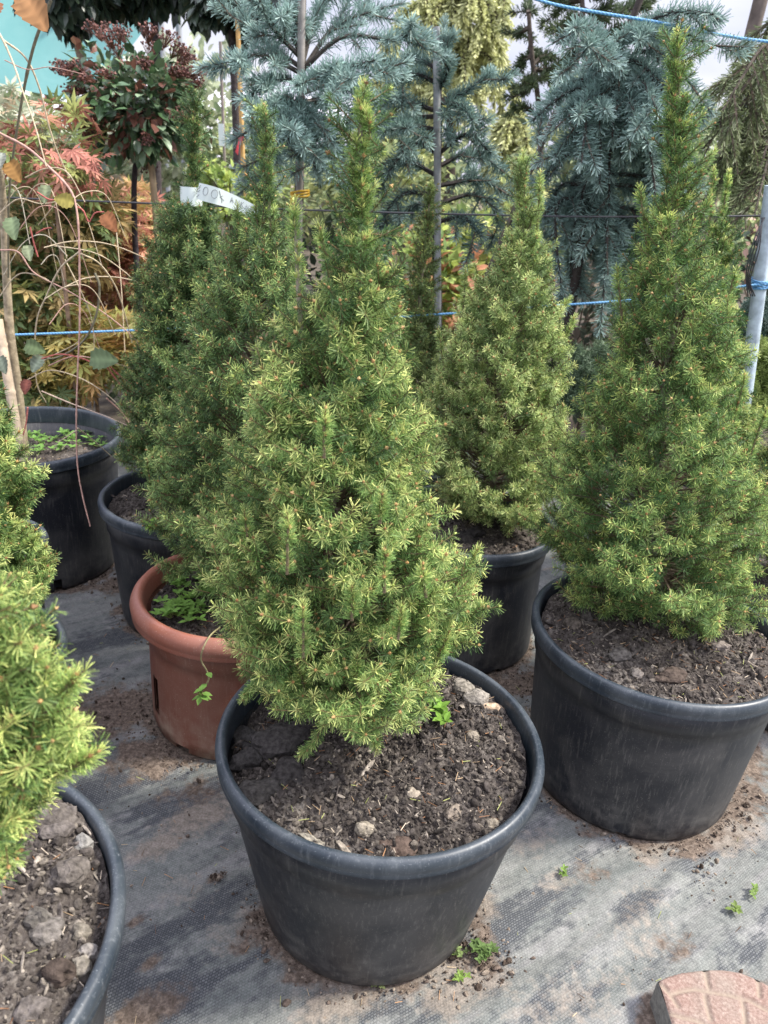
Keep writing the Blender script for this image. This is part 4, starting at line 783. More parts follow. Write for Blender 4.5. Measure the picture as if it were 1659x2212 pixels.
globe('low green conifer behind the pale blue post at the right', atY(1640, 730, 2.9), (.12, .12, .13), 500, 63, ((.03, .06, .045), (.07, .12, .09), (.15, .24, .2)))

# a far belt of trees and shrubs no one could count
r_ = RNG(7); g = G()
for k in range(60):
    x_ = -16 + 32 * k / 59 + r_.uniform(-.4, .4); y_ = r_.uniform(11, 17); h_ = 1.15 + r_.uniform(-.3, .75) + (0.5 if x_ < -3 else 0)
    n_ = 620; p_, nn_, _c = crown_points(r_, n_, (x_, y_, h_ * .5), (1.1, .8, h_ * .62), 18); cl = np.array([(.22, .28, .15), (.32, .38, .20), (.44, .48, .26), (.38, .33, .26), (.16, .21, .12)])[(k + r_.integers(0, 2, n_)) % 5] * r_.uniform(.7, 1.3, (n_, 1))
    A_, B_, C_ = rnd_rot(r_, n_); inst(g, OVAL_V, OVAL_F, p_, A_ * .16, B_ * .2, C_ * .16, cl)
fb = g.build('far_shrubs', LEAF); fb['kind'] = 'stuff'; tag(fb, 'distant blurred belt of nursery shrubs behind everything', 'shrubs')

# ------------------------------------------------------------------ shade net and greenhouse far left
a = NM('turquoise_net'); wv = a.noise(2.2, 6, None, .6, 1.2); a.base(a.mix(wv, (.13, .38, .38), (.27, .52, .50))); a.b.inputs['Roughness'].default_value = .7
t_ = a.n('ShaderNodeBsdfTranslucent'); a.l(a.mix(wv, (.16, .42, .42), (.3, .56, .55)), t_.inputs[0]); ms = a.n('ShaderNodeMixShader'); ms.inputs[0].default_value = .5; a.l(a.b.outputs[0], ms.inputs[1]); a.l(t_.outputs[0], ms.inputs[2]); a.l(ms.outputs[0], a.o.inputs[0]); NET = a.m
a = NM('grey_metal'); a.base((.30, .32, .34)); a.b.inputs['Roughness'].default_value = .5; METAL = a.m
Yn = 9.0; q = [atY(-200, 150, Yn), atY(160, 215, Yn), atY(262, 130, Yn + .3), atY(345, 20, Yn + .6), atY(375, -200, Yn + 1), atY(-200, -200, Yn + 1)]
net = thing('shade_net', (q[0][0], Yn, 0), 'turquoise shade net stretched behind the trees, top left', 'shade net')
c0 = sum(q) / len(q); g = G(); nn = 14
ring = []
for i in range(6):
    A_, B_ = q[i], q[(i + 1) % 6]
    for k in range(6): ring.append(A_ * (1 - k / 6) + B_ * k / 6)
ring = np.array(ring); V = [c0[None]]; F = []
for s_ in range(1, nn + 1):
    L1 = c0 + (ring - c0) * s_ / nn; L1[:, 1] += .25 * np.sin(L1[:, 0] * 1.7 + L1[:, 2]) * (1 - (s_ / nn) ** 2); V.append(L1)
V = np.concatenate(V); k = np.arange(36); k2 = (k + 1) % 36
g.add(V, np.stack([np.zeros(36, int), 1 + k, 1 + k2], 1)); g2 = [np.stack([1 + 36 * s_ + k, 1 + 36 * s_ + 36 + k, 1 + 36 * s_ + 36 + k2, 1 + 36 * s_ + k2], 1) for s_ in range(nn - 1)]
g.f.append(np.concatenate(g2)); put(g, 'netting', NET, net, True)
for pt in (q[1], q[3], q[0], q[4]):
    g = G(); tube([[pt[0], pt[1] + .02, 0], [pt[0], pt[1] + .02, pt[2]]], .035, 8, (1, 1, 1), g); put(g, 'post', METAL, net, True)
a = NM('white_film'); a.base(a.mix(a.noise(3, 4), (.62, .60, .66), (.80, .78, .82))); a.b.inputs['Roughness'].default_value = .5; FILM = a.m
gh = thing('greenhouse', (-4.2, 17.5, 0), 'pale white plastic covered greenhouse tunnel far off at the left', 'greenhouse')
aa = np.linspace(0, math.pi, 17); g = G(); X0, X1 = -13.0, -1.2
V = np.concatenate([np.stack([np.full(17, x_), 18.0 - 1.9 * np.cos(aa), 2.35 * np.sin(aa) ** .8], -1) for x_ in np.linspace(X0, X1, 8)])
F = [[i * 17 + k, i * 17 + k + 1, (i + 1) * 17 + k + 1, (i + 1) * 17 + k] for i in range(7) for k in range(16)]; g.add(V, F)
g.add(V[-17:], [list(range(17))]); put(g, 'cover', FILM, gh)
for x_ in np.linspace(X0, X1, 8):
    g = G(); tube(np.stack([np.full(17, x_ + .02), 18.0 - 1.94 * np.cos(aa), 2.4 * np.sin(aa) ** .8], -1), .03, 6, (1, 1, 1), g); put(g, 'hoop', METAL, gh, True)

# ------------------------------------------------------------------ stakes, posts, wires
def stake(name, label, p0, p1, r0, col, Y, Y1=None, nodes=0, down=True, group=None, cat='stake'):
    A_, B_ = atY(*p0, Y), atY(*p1, Y if Y1 is None else Y1)
    if down and B_[2] > 0: B_ = A_ + (B_ - A_) * (A_[2] / (A_[2] - B_[2]))
    t = thing(name, B_, label, cat, group); n = 60; pts = A_ + (B_ - A_) * np.linspace(0, 1, n)[:, None]; rad = np.full(n, r0)
    if nodes: rad = rad * (1 + .16 * (np.arange(n) % nodes == nodes // 2))
    g = G(); tube(pts, rad, 10, col, g); put(g, 'cane' if nodes else 'shaft', WOOD, t, True); return t, A_, B_
st1, A1, B1_ = stake('bamboo_stake', 'yellow bamboo stake beside the dark ball tree, with red tape', (513, 40), (526, 370), .011, (.52, .33, .13), 4.2, nodes=14)
g = G(); tp0 = atY(523, 300, 4.18); V = np.array([tp0 + [-.012, 0, .02], tp0 + [.014, 0, .03], tp0 + [.012, -.01, 0], tp0 + [-.02, -.01, -.03], tp0 + [-.022, 0, -.075], tp0 + [-.036, .005, -.06]]); g.add(V, [[0, 1, 2, 3], [0, 3, 4, 5]])
a = NM('red_tape'); a.base((.62, .06, .08)); a.b.inputs['Roughness'].default_value = .45; put(g, 'tape', a.m, st1)
st2, A_, B_ = stake('thin_stake', 'thin grey stake carrying a white hanging tag', (476, 90), (486, 370), .007, (.22, .19, .17), 4.0)
g = G(); tp0 = atY(477, 290, 3.98); V = []
for dy in (0, .003): V += [tp0 + [-.012, dy, .045], tp0 + [.014, dy, .045], tp0 + [.016, dy, -.05], tp0 + [-.010, dy, -.05]]
g.add(np.array(V), [[0, 1, 2, 3], [7, 6, 5, 4], [0, 4, 5, 1], [1, 5, 6, 2], [2, 6, 7, 3], [3, 7, 4, 0]]); put(g, 'tag', PAPER, st2)
stake('thin_stake', 'pale tan stake standing left of the viburnum trunk', (325, 330), (338, 480), .012, (.40, .30, .19), 3.05)
stake('grey_stake', 'grey wooden stake up the left blue spruce', (652, -20), (646, 470), .012, (.27, .25, .23), 2.72)
stake('grey_stake', 'grey metal stake up the centre blue spruce', (943, 58), (946, 720), .013, (.30, .31, .31), 2.92)
stake('grey_stake', 'leaning wooden stake in the weeping blue spruce', (1284, 40), (1240, 145), .009, (.16, .13, .11), 2.85)
stake('trunk_post', 'thick grey brown trunk leaning at the upper right', (1648, -20), (1580, 250), .030, (.13, .105, .09), 3.9, cat='tree trunk')
stake('fence_post', 'pale blue grey post at the right edge tied with blue twine', (1668, 400), (1625, 740), .020, (.42, .50, .55), 2.35, cat='post')
def wire(name, label, pts, Y, rad, mat, twist=False, cat='wire'):
    pp = smooth_path([atY(x_, y_, Y if len(q_) == 0 else q_[0]) for x_, y_, *q_ in pts], 60); g = G(); t = tube(pp, rad, 6, (1, 1, 1), g)
    o = g.build(name, mat, None, True, origin=pp[0]); tag(o, label, cat); return o
a = NM('dark_wire'); a.base((.035, .035, .04)); a.b.inputs['Roughness'].default_value = .5; DW = a.m
a = NM('blue_twine'); wv = a.n('ShaderNodeTexWave'); wv.inputs['Scale'].default_value = 60; wv.bands_direction = 'DIAGONAL'; a.l(a.coord(), wv.inputs[0]); a.base(a.mix(wv.outputs[0], (.07, .24, .46), (.22, .48, .74))); a.b.inputs['Roughness'].default_value = .6; BT = a.m
wire('dark_wire', 'dark support wire stretched across behind the trees', [(-300, 405), (0, 426), (340, 440), (700, 455), (1180, 467), (1450, 468), (1660, 466), (1900, 462)], 2.38, .0030, DW)
wire('blue_twine', 'bright blue twine running across at mid height', [(-300, 728), (0, 724), (300, 713), (560, 702), (960, 678), (1200, 660), (1400, 645), (1640, 614), (1900, 590)], 2.33, .0036, BT, cat='twine')
wire('blue_twine', 'pale blue line crossing the sky at the upper right', [(1100, -20), (1200, 10), (1300, 28), (1420, 48), (1550, 74), (1660, 90), (1900, 115)], 2.45, .0040, BT, cat='twine')
g = G()
for k in range(9):
    aa = np.linspace(0, 2 * np.pi, 20); c_ = atY(1641, 613 + 2.2 * (k - 4), 2.35); tube(np.stack([c_[0] + .0235 * np.cos(aa), c_[1] + .0235 * np.sin(aa), c_[2] + .004 * np.sin(aa + k)], -1), .0022, 5, (1, 1, 1), g)
o = g.build('twine_knot', BT, None, True, origin=atY(1641, 613, 2.35)); tag(o, 'blue twine wound round the pale post', 'twine')
g = G()
for k in range(4):
    tube(smooth_path([atY(1652 - k * 2, 470, 2.32), atY(1628 + k * 4, 520 + 6 * k, 2.30), atY(1612 + k * 3, 590 + k * 5, 2.31), atY(1616 + k * 5, 640, 2.32)], 16), .002, 5, (1, 1, 1), g)
o = g.build('dark_wire', DW, None, True, origin=atY(1650, 470, 2.32)); tag(o, 'loose ends of black wire hanging beside the pale post', 'wire')
g = G(); aa = np.linspace(0, 2 * np.pi, 20); c_ = atY(648, 420, 2.74)
for k in range(3): tube(np.stack([c_[0] + .030 * np.cos(aa), c_[1] + .03 * np.sin(aa), c_[2] + .006 * np.sin(aa + k) + .004 * k], -1), .004, 5, (1, 1, 1), g)
tube(smooth_path([c_ + [-.02, -.03, 0], c_ + [-.026, -.035, -.03], c_ + [-.028, -.03, -.07]], 8), .004, 5, (1, 1, 1), g)
a = NM('yellow_tie'); a.base((.62, .38, .03)); o = g.build('yellow_tie', a.m, None, True, origin=c_); tag(o, 'yellow plastic tie holding the left blue spruce to its stake', 'plant tie')

# ------------------------------------------------------------------ weeping shrub in the tall black pot
Yw = 1.95; bb = POTS['big']; ws = thing('weeping_shrub', (bb[0] + .02, bb[1] + .02, .3), 'nearly bare weeping shrub with tan arching twigs and a few red leaves, left', 'shrub')
g = G(); tube(smooth_path([atY(52, 980, 2.0), atY(40, 850, 2.0), atY(22, 720, 2.0), atY(12, 560, 2.0), atY(5, 420, 1.98), atY(-20, 260, 1.9), atY(-40, 150, 1.85)], 24), np.linspace(.014, .007, 24), 8, (.34, .28, .19), g); put(g, 'trunk', BARK, ws, True)
TWG, PNK, GRN = (.50, .41, .28), (.44, .27, .22), (.13, .12, .08)
tw = [([(-30, 270), (0, 288), (60, 320), (110, 365), (148, 405), (163, 440), (170, 500), (172, 600), (172, 700), (168, 800), (165, 900), (167, 1000), (178, 1070), (195, 1137)], .0048, PNK, (0, -.25)),
      ([(-20, 60), (0, 75), (30, 140), (50, 200), (75, 270), (100, 360)], .0042, TWG, (0, -.1)), ([(5, 85), (55, 125), (85, 190), (105, 270), (125, 330), (150, 385)], .0042, TWG, (0, .1)),
      ([(170, 545), (130, 580), (100, 640), (80, 690), (75, 760), (80, 830), (100, 870)], .0036, TWG, (-.08, 0)), ([(175, 548), (215, 570), (250, 620), (270, 680), (285, 740)], .0036, TWG, (-.08, .1)),
      ([(95, 535), (150, 522), (210, 523), (260, 535), (320, 560)], .0030, TWG, (0, .1)), ([(110, 530), (200, 545), (260, 580), (340, 650)], .0026, TWG, (.1, .15)), ([(0, 540), (40, 545), (75, 590), (150, 630), (230, 680), (290, 730), (300, 750)], .0032, PNK, (0, 0)),
      ([(205, 590), (215, 620), (208, 680), (185, 730), (150, 760), (110, 775), (78, 765)], .0055, GRN, (0, -.05)), ([(80, 790), (110, 770), (160, 745), (180, 725)], .0026, TWG, (0, 0)), ([(140, 620), (190, 600), (260, 600), (330, 620), (372, 640)], .0028, TWG, (0, .1)),
      ([(60, 820), (110, 800), (180, 820), (240, 860), (275, 900)], .0028, TWG, (0, 0)), ([(105, 790), (160, 770), (230, 780), (300, 800)], .0030, PNK, (0, 0)), ([(90, 845), (150, 870), (230, 900), (300, 930)], .0030, (.5, .38, .30), (0, 0)), ([(165, 930), (150, 940), (125, 955)], .0028, TWG, (-.2, -.18)), ([(168, 925), (200, 950), (240, 985)], .0030, TWG, (-.2, -.1)),
      ([(230, 860), (270, 900), (300, 960), (330, 1000)], .0035, PNK, (0, .1)), ([(60, 880), (55, 920), (40, 970), (25, 1000)], .0034, (.55, .2, .17), (0, 0)), ([(0, 460), (40, 430), (90, 440), (150, 430)], .0028, TWG, (0, 0)), ([(10, 130), (60, 150), (110, 145), (180, 160)], .0022, PNK, (0, 0)),
      ([(0, 640), (30, 600), (60, 590), (110, 610), (140, 660)], .0026, TWG, (0, 0)), ([(110, 0), (70, 110), (40, 260), (20, 420), (18, 600)], .0060, (.11, .10, .065), (.02, .02)), ([(250, 480), (262, 620), (270, 760)], .0024, TWG, (.2, .1)), ([(140, 560), (180, 640), (200, 700), (205, 790)], .0022, TWG, (0, 0))]
r_ = RNG(17)
for k in range(11):
    x0, y0 = r_.uniform(-10, 170), r_.uniform(380, 760); dx = r_.uniform(50, 190) * (1 if r_.uniform() < .75 else -1); up_ = r_.uniform(15, 70); dn = r_.uniform(20, 150)
    tw.append(([(x0, y0), (x0 + dx * .35, y0 - up_), (x0 + dx * .7, y0 - up_ * .6), (min(x0 + dx, 300), y0 + dn)], r_.uniform(.0018, .003), [TWG, TWG, (.42, .38, .30), PNK][k % 4], (r_.uniform(-.1, .1), r_.uniform(-.1, .2))))
for pts2, rad_, col_, (d0, d1) in tw:
    n_ = len(pts2); pp = smooth_path([atY(x_, y_, Yw + d0 + (d1 - d0) * k / (n_ - 1)) for k, (x_, y_) in enumerate(pts2)], 8 * n_); rr_ = np.linspace(rad_ * .62, rad_ * .36, 8 * n_) * (1 + .25 * (np.arange(8 * n_) % 9 == 4)); g = G(); tube(pp, rr_, 6, col_, g); put(g, 'branch', TWIG, ws, True)
_t = np.linspace(0, 1, 12); _hw = .46 * np.sin(np.pi * np.clip(_t, 0, 1) ** .72) ** .8; wv_ = []
for j_, (t_, h_) in enumerate(zip(_t, _hw)):
    for q_ in (-1, -.5, 0, .5, 1):
        e_ = 1.0 if abs(q_) < 1 else (1.10 if j_ % 2 else .90)
        wv_.append([q_ * h_ * e_, t_ - .05 * abs(q_) * (j_ % 2), .20 * abs(q_) * h_ - .30 * t_ ** 2 + .03 * (j_ % 2) * abs(q_)])
WLV = np.array(wv_, float); WLF = np.array([[a_ * 5 + b_, a_ * 5 + b_ + 1, a_ * 5 + b_ + 6, a_ * 5 + b_ + 5] for a_ in range(11) for b_ in range(4)]); WLC = np.array([(.80 if j_ % 2 else 1.12) if k_ != 2 else 1.5 for j_ in range(12) for k_ in range(5)])
def big_leaf(px, py, Y, size, ang, col, tilt=.3, roll=0.0):
    c_ = atY(px, py, Y); a_ = math.radians(ang); o_ = nrm(math.cos(a_) * RT + math.sin(a_) * UP - FW * tilt); s_ = nrm(np.cross(o_, -FW) + np.array([0, 0, roll])); n_ = np.cross(s_, o_)
    g = G(); cl = np.array([col], float) * WLC[:, None] * np.random.default_rng(int(abs(px) * 9 + py)).uniform(.8, 1.2, (len(WLV), 1))
    g.add(c_ + WLV[:, :1] * s_ * size * .8 + WLV[:, 1:2] * o_ * size + WLV[:, 2:3] * n_ * size, WLF, cl); put(g, 'leaf', LEAF, ws, True)
for px, py, Y, s, an, cl in [q_ for i_, q_ in enumerate([(52, -12, 1.5, .095, -58, (.34, .18, .08)), (0, 5, 1.5, .05, -120, (.38, .18, .10)), (50, 415, 1.9, .085, -70, (.20, .25, .13)), (20, 350, 1.9, .07, -60, (.33, .18, .06)), (100, 400, 1.9, .055, -95, (.24, .28, .16)), (25, 470, 1.9, .07, -80, (.20, .26, .14)), (60, 530, 1.9, .05, -80, (.26, .30, .18)), (225, 462, 1.85, .065, -55, (.38, .16, .07)), (160, 440, 1.85, .06, 165, (.30, .26, .07)), (195, 775, 1.85, .09, -5, (.17, .23, .12)), (55, 745, 1.9, .07, -20, (.14, .19, .09)), (90, 770, 1.9, .06, -120, (.2, .24, .18)), (0, 770, 1.9, .06, -70, (.17, .20, .15)), (35, 370, 1.9, .05, -40, (.3, .33, .27)), (60, 820, 1.9, .05, -100, (.22, .08, .06)), (5, 330, 1.9, .05, -100, (.3, .32, .27))]) if i_ not in (2, 13)]:
    big_leaf(px, py, Y, s * .8, an, cl)
for pts2 in [[(80, 415), (110, 432), (140, 425)], [(163, 445), (180, 455), (192, 480), (205, 460), (225, 458)], [(65, 490), (72, 520), (82, 555)], [(78, 505), (95, 495), (110, 492)], [(90, 775), (130, 765), (180, 775), (210, 790)], [(230, 785), (270, 820), (315, 845)], [(225, 785), (260, 830), (285, 850)]]:
    g = G(); tube(smooth_path([atY(x_, y_, 1.86) for x_, y_ in pts2], 12), .0018, 6, (.42, .12, .10), g); put(g, 'leaf_stalk', TWIG, ws, True)
bs, _, _ = stake('bamboo_stake', 'thick pale bamboo stake leaning in the tall black pot at the left', (-5, 690), (48, 995), .0125, (.55, .44, .32), 1.98, Y1=1.90, nodes=20, down=False)
# ------------------------------------------------------------------ weeds
def weed(label, spots, size, seed, col=(.16, .29, .06), name='weed', group='small green weeds', n=5, spread=.012, h=.02):
    r = RNG(seed); root = thing(name, spots[0], label, 'weed', group); g = G(); gs_ = G()
    for p in spots:
        p = np.asarray(p, float)
        for k in range(n):
            tp0 = p + np.array([r.normal(0, spread), r.normal(0, spread), h * r.uniform(.5, 1.2)]); sticks(gs_, p[None], tp0[None], .0009, .0008, (.22, .30, .09))
            an = r.uniform(0, 6.28); m = 4
            for q_ in range(m):
                a_ = an + q_ * 2 * math.pi / m; o_ = nrm(np.array([math.cos(a_), math.sin(a_), .35 + .2 * r.normal()])); s_ = nrm(np.cross(o_, [0, 0, 1])); n_ = np.cross(s_, o_); sz = size * r.uniform(.7, 1.2)
                g.add(tp0 + OVAL_V[:, :1] * s_ * sz + OVAL_V[:, 1:2] * o_ * sz + OVAL_V[:, 2:3] * n_ * sz, OVAL_F, np.array(col) * r.uniform(.7, 1.3))
    put(g, 'leaves', LEAF, root); put(gs_, 'stem', TWIG, root); return root
zt = POTS['terracotta'][3] - .038
weed('clump of bright chickweed in the terracotta coloured pot', [atZ(x_, y_, zt) for x_, y_ in [(385, 1275), (380, 1320), (400, 1300), (425, 1290), (440, 1265), (450, 1295), (430, 1325), (410, 1335), (455, 1250), (400, 1335), (370, 1335)]], .016, 1, n=7, spread=.016, h=.022)
zb = POTS['big'][3] - .09
weed('row of seedlings inside the tall black pot', [atZ(x_, y_, zb) for x_, y_ in [(60, 950), (90, 960), (115, 950), (150, 945), (170, 960), (200, 950), (130, 975), (80, 985), (215, 965)]], .018, 2, col=(.16, .30, .07), n=6, spread=.022)
weed('single leafy sprout on the soil of the main pot', [atZ(x_, y_, .345) for x_, y_ in [(935, 1530), (945, 1550), (952, 1565)]], .019, 3, col=(.20, .36, .06), n=2, spread=.006, h=.016)
weed('green tuft on the dirt right of the main pot', [atZ(x_, y_, .006) for x_, y_ in [(1045, 2055), (1052, 2068), (1035, 2062)]], .010, 4, col=(.12, .19, .06), n=7, spread=.008, h=.012)
weed('tiny sprig below the tuft near the main pot', [atZ(995, 2110, .004)], .008, 5, col=(.2, .3, .07), n=7, spread=.007, h=.008)
weed('dull little tuft between the main pot and the tuft', [atZ(978, 2045, .004), atZ(982, 2062, .004)], .007, 6, col=(.18, .24, .09), n=6, spread=.006, h=.01)
weed('small grass sprig on the cloth at the far right', [atZ(1588, 1965, .004)], .011, 7, col=(.18, .25, .07), n=4, spread=.006, h=.006)
weed('tiny weed above the grass sprig at the right edge', [atZ(1634, 1930, .004)], .010, 8, col=(.2, .3, .08), n=4, spread=.006, h=.006)
weed('tiny weed on the cloth below the right pot', [atZ(1224, 1888, .004)], .009, 9, col=(.18, .28, .07), n=4, spread=.006, h=.006)
weed('faded weed in front of the main pot', [atZ(820, 2115, .004)], .008, 10, col=(.2, .24, .1), n=4, spread=.007, h=.006)
# chickweed trailing over the rims
t = thing('trailing_weed', atZ(470, 1380, .32), 'thin chickweed stem trailing over the terracotta coloured rim', 'weed', None)
Yc = 1.165; pp = smooth_path([atZ(475, 1355, .312), atZ(455, 1372, .330), atY(440, 1398, Yc), atY(434, 1425, Yc), atY(447, 1450, Yc), atY(450, 1470, Yc), atY(438, 1490, Yc + .01), atY(434, 1503, Yc + .01)], 30); g = G(); tube(pp, .0016, 5, (.30, .27, .14), g); put(g, 'stem', TWIG, t)
r_ = RNG(3); g = G()
for k in [17, 22, 24, 27, 28, 29, 29, 29, 29, 29]:
    o_ = nrm(r_.normal(0, 1, 3) + [0, -.5, 0]); s_ = nrm(np.cross(o_, [0, 0, 1])); n_ = np.cross(s_, o_); g.add(pp[k] + OVAL_V[:, :1] * s_ * .022 + OVAL_V[:, 1:2] * o_ * .022 + OVAL_V[:, 2:3] * n_ * .022, OVAL_F, (.20, .36, .08))
put(g, 'leaves', LEAF, t)
t = thing('trailing_weed', atZ(340, 1130, .33), 'leafy sprig hanging over the rim of the pot behind the terracotta one', 'weed', None)
Yc = 1.60; pp = smooth_path([atY(380, 1150, Yc), atY(350, 1138, Yc - .01), atY(325, 1132, Yc - .02)], 16); g = G(); tube(pp, .002, 5, (.28, .38, .10), g); put(g, 'stem', TWIG, t); g = G()
for k in [4, 6, 8, 9, 12, 14, 15, 15, 15]:
    o_ = nrm(r_.normal(0, 1, 3) + [0, -.5, -.4]); s_ = nrm(np.cross(o_, [0, 0, 1])); n_ = np.cross(s_, o_); g.add(pp[k] + OVAL_V[:, :1] * s_ * .026 + OVAL_V[:, 1:2] * o_ * .026 + OVAL_V[:, 2:3] * n_ * .026, OVAL_F, (.24, .42, .07))
put(g, 'leaves', LEAF, t)

# ------------------------------------------------------------------ paver in the lower right corner
HP = .055; top_px = [(1408, 2160), (1421, 2117), (1440, 2108), (1470, 2099), (1500, 2095), (1526, 2092), (1560, 2092), (1600, 2098), (1640, 2114), (1700, 2150)]
o_pts = [atZ(x_, y_, HP) for x_, y_ in top_px]
o2 = [atZ(1421, 2117, HP), atZ(1432, 2150, HP), atZ(1444, 2185, HP), atZ(1453, 2215, HP), atZ(1475, 2290, HP)]
arc = np.array([p[:2] for p in o_pts[1:]]); left = np.array([p[:2] for p in o2]); cen = atZ(1640, 2420, HP)[:2]
far_r = arc[-1] + (arc[-1] - arc[-2]) * .6
poly = np.vstack([left[::-1], arc[1:], far_r, far_r + (cen - arc[4]) * 1.0, cen + (cen - arc[3]) * .15, left[-1] + (cen - arc[3]) * .2])
cP = poly.mean(0)
pv = thing('paving_slab', (cP[0], cP[1], 0), 'pinkish concrete paving slab with a fan of grooves in the lower right corner', 'paving slab')
# top surface as a fine sheet cut by the outline, with grooves pressed in
from mathutils.geometry import tessellate_polygon
N_ = len(poly)
def inside(x, y):
    c_ = np.zeros(x.shape, bool); j = N_ - 1
    for i in range(N_):
        xi, yi, xj, yj = *poly[i], *poly[j]; cnd = ((yi > y) != (yj > y)) & (x < (xj - xi) * (y - yi) / (yj - yi + 1e-12) + xi); c_ ^= cnd; j = i
    return c_
lo, hi = poly.min(0), poly.max(0); st_ = .0022
gx, gy = np.meshgrid(np.arange(lo[0], hi[0], st_), np.arange(lo[1], hi[1], st_)); ins = inside(gx, gy)
def segdist(x, y, a_, b_):
    d_ = b_ - a_; t_ = np.clip(((x - a_[0]) * d_[0] + (y - a_[1]) * d_[1]) / (d_ @ d_), 0, 1); return np.hypot(x - a_[0] - t_ * d_[0], y - a_[1] - t_ * d_[1])
W2 = lambda px, py: atZ(px, py, HP)[:2]
grv = [[(1408, 2110), (1431, 2127), (1448, 2147), (1464, 2172)], [(1523, 2090), (1527, 2115), (1533, 2141)], [(1637, 2110), (1640, 2135), (1640, 2150)], [(1448, 2147), (1470, 2140), (1500, 2135), (1533, 2141), (1580, 2149), (1620, 2160), (1665, 2185)], [(1523, 2150), (1528, 2175), (1535, 2200)], [(1602, 2152), (1608, 2180), (1610, 2215)], [(1440, 2185), (1470, 2195), (1510, 2205), (1560, 2230)]]
dep = np.zeros(gx.shape)
for gl in grv:
    for a_, b_ in zip(gl[:-1], gl[1:]): dep = np.maximum(dep, np.clip(1 - segdist(gx, gy, W2(*a_), W2(*b_)) / .0055, 0, 1))
edge = np.full(gx.shape, 9.0)
for i in range(N_): edge = np.minimum(edge, segdist(gx, gy, poly[i], poly[(i + 1) % N_]))
gz = HP - .004 * dep ** .7 - .004 * np.clip(1 - edge / .006, 0, 1) ** 2 + .0012 * fbm(gx * 160, gy * 160, 5, 3)
ii = -np.ones(gx.shape, int); ii[ins] = np.arange(ins.sum()); q4 = np.stack([ii[:-1, :-1], ii[:-1, 1:], ii[1:, 1:], ii[1:, :-1]], -1).reshape(-1, 4); q4 = q4[(q4 >= 0).all(1)]
cg = np.repeat(dep[ins][:, None], 3, 1); g = G(); g.add(np.stack([gx[ins], gy[ins], gz[ins]], -1), q4, cg)
a = NM('slab_face'); at = a.n('ShaderNodeAttribute', attribute_name='Col'); nn_ = a.noise(230, 5, None, .7); n2 = a.noise(14, 5)
c = a.ramp(nn_, (.3, (.15, .09, .07)), (.5, (.235, .155, .125)), (.7, (.34, .26, .215))); c = a.mix(a.mr(n2, .4, .65, 0, .6), c, a.ramp(nn_, (.3, (.18, .15, .12)), (.7, (.31, .27, .22)))); c = a.mix(a.mr(a.noise(45, 2), .68, .71, 0, .8), c, (.20, .20, .21)); c = a.mix(a.math('MULTIPLY', at.outputs['Fac'], .8), c, (.27, .22, .165)); a.base(c); a.b.inputs['Roughness'].default_value = .9; a.bump(nn_, .6, .003); SLABM = a.m
tp_o = put(g, 'top_face', SLABM, pv, True)
gs_ = G(); pin = cP + (poly - cP) * .990; rimz = np.full(N_, HP - .0035)
pl2 = cP + (poly - cP) * 1.012
V = np.vstack([np.c_[pin, rimz], np.c_[poly, np.full(N_, HP - .006)], np.c_[pl2, np.full(N_, .0)]]); k = np.arange(N_); k2 = (k + 1) % N_
gs_.add(V, np.concatenate([np.stack([k, k + N_, k2 + N_, k2], 1), np.stack([k + N_, k + 2 * N_, k2 + 2 * N_, k2 + N_], 1)]))
a = NM('slab_side'); nn_ = a.noise(90, 6, None, .7); a.base(a.ramp(nn_, (.3, (.10, .10, .09)), (.7, (.30, .29, .26)))); a.b.inputs['Roughness'].default_value = .9; a.bump(nn_, .6, .003)
put(gs_, 'side', a.m, pv)

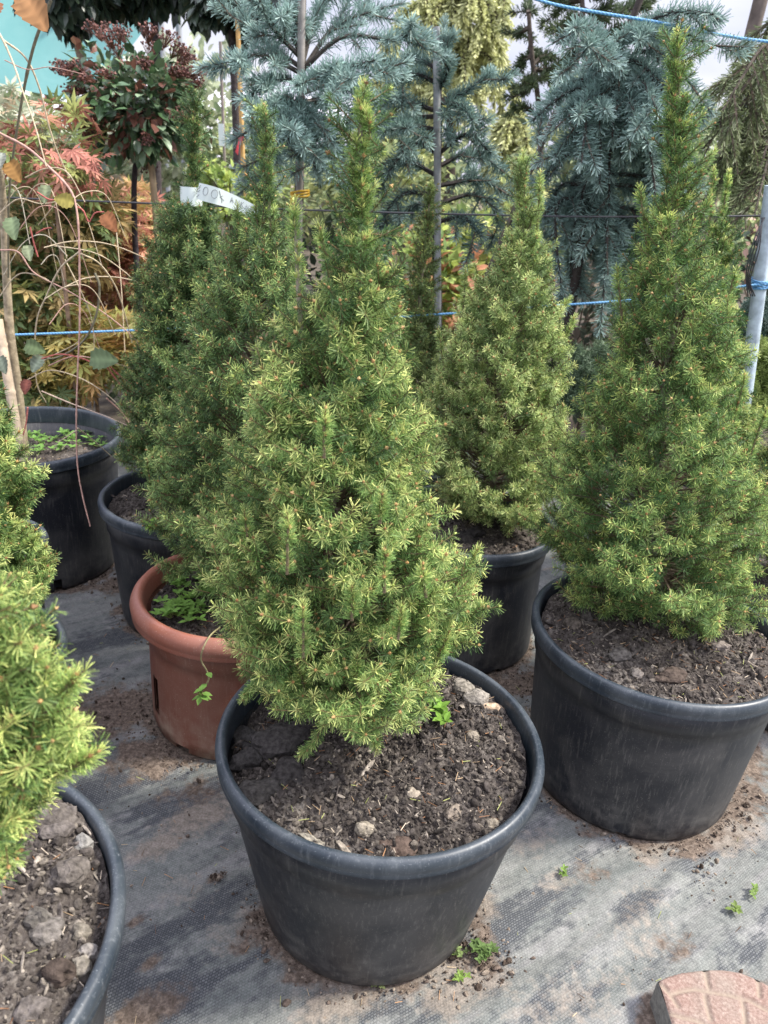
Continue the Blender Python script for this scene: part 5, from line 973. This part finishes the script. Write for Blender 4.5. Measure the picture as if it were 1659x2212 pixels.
# ------------------------------------------------------------------ litter on the cloth
r_ = RNG(99); g = G(); P_ = []
for (cx, cy, R_, H_, rb_) in [POTS[k] for k in ('main', 'right', 'terracotta', 'third', 'big', 'mid', 'front')]:
    n = 260; an = r_.uniform(0, 6.283, n); rd = rb_ + .004 + r_.exponential(.016, n); P_.append(np.stack([cx + rd * np.cos(an), cy + rd * np.sin(an), np.full(n, .003)], -1))
for (px, py, s_, n) in [(1045, 2070, .03, 160), (990, 2080, .03, 90), (1600, 1730, .05, 120), (260, 1540, .08, 160), (350, 1620, .06, 120), (1130, 1490, .05, 120), (560, 1980, .02, 40), (1440, 1840, .04, 60), (470, 1895, .008, 26), (1500, 1850, .05, 70), (240, 1270, .05, 80), (350, 1700, .2, 120), (1300, 2000, .2, 90)]:
    c_ = atZ(px, py); P_.append(np.stack([r_.normal(c_[0], s_, n), r_.normal(c_[1], s_, n), np.full(n, .003)], -1))
P_ = np.concatenate(P_); n = len(P_)
for (cx, cy, R_, H_, rb_) in POTS.values(): P_ = P_[np.hypot(P_[:, 0] - cx, P_[:, 1] - cy) > rb_ + .002]
n = len(P_); sz = .0010 * (1 - r_.uniform(0, .985, n)) ** (-.42); sz = np.minimum(sz, .0048)
for k in range(6):
    m = np.arange(n) % 6 == k; q_ = m.sum(); A_, B_, C_ = rnd_rot(r_, q_); inst(g, ROCKS[k], ICO_F, P_[m], A_ * sz[m][:, None] * 1.3, B_ * sz[m][:, None], C_ * sz[m][:, None] * .8, np.array([[.06, .045, .035], [.13, .10, .08], [.22, .18, .14]])[r_.integers(0, 3, q_)])
o = g.build('soil_crumbs', CLOD); o['kind'] = 'stuff'; tag(o, 'crumbs of spilt soil scattered on the ground cloth round the pots', 'spilt soil')
g = G(); n = 420; x_ = r_.uniform(-.8, 1.05, n); y_ = r_.uniform(.55, 1.9, n); ok = np.ones(n, bool)
for (cx, cy, R_, H_, rb_) in POTS.values(): ok &= np.hypot(x_ - cx, y_ - cy) > rb_ + .01
x_, y_ = x_[ok], y_[ok]; n = len(x_); p = np.stack([x_, y_, np.full(n, .0035)], -1); d_ = nrm(np.stack([r_.normal(0, 1, n), r_.normal(0, 1, n), r_.normal(0, .1, n)], -1)); ln = r_.uniform(.006, .02, n)[:, None]
sticks(g, p - d_ * ln / 2, p + d_ * ln / 2, .0007, .0005, np.array([[.32, .19, .10], [.42, .32, .20], [.14, .09, .06], [.34, .36, .14]])[r_.integers(0, 4, n)])
o = g.build('fallen_needles', TWIG); o['kind'] = 'stuff'; tag(o, 'dry brown needles scattered on the ground cloth', 'needles')
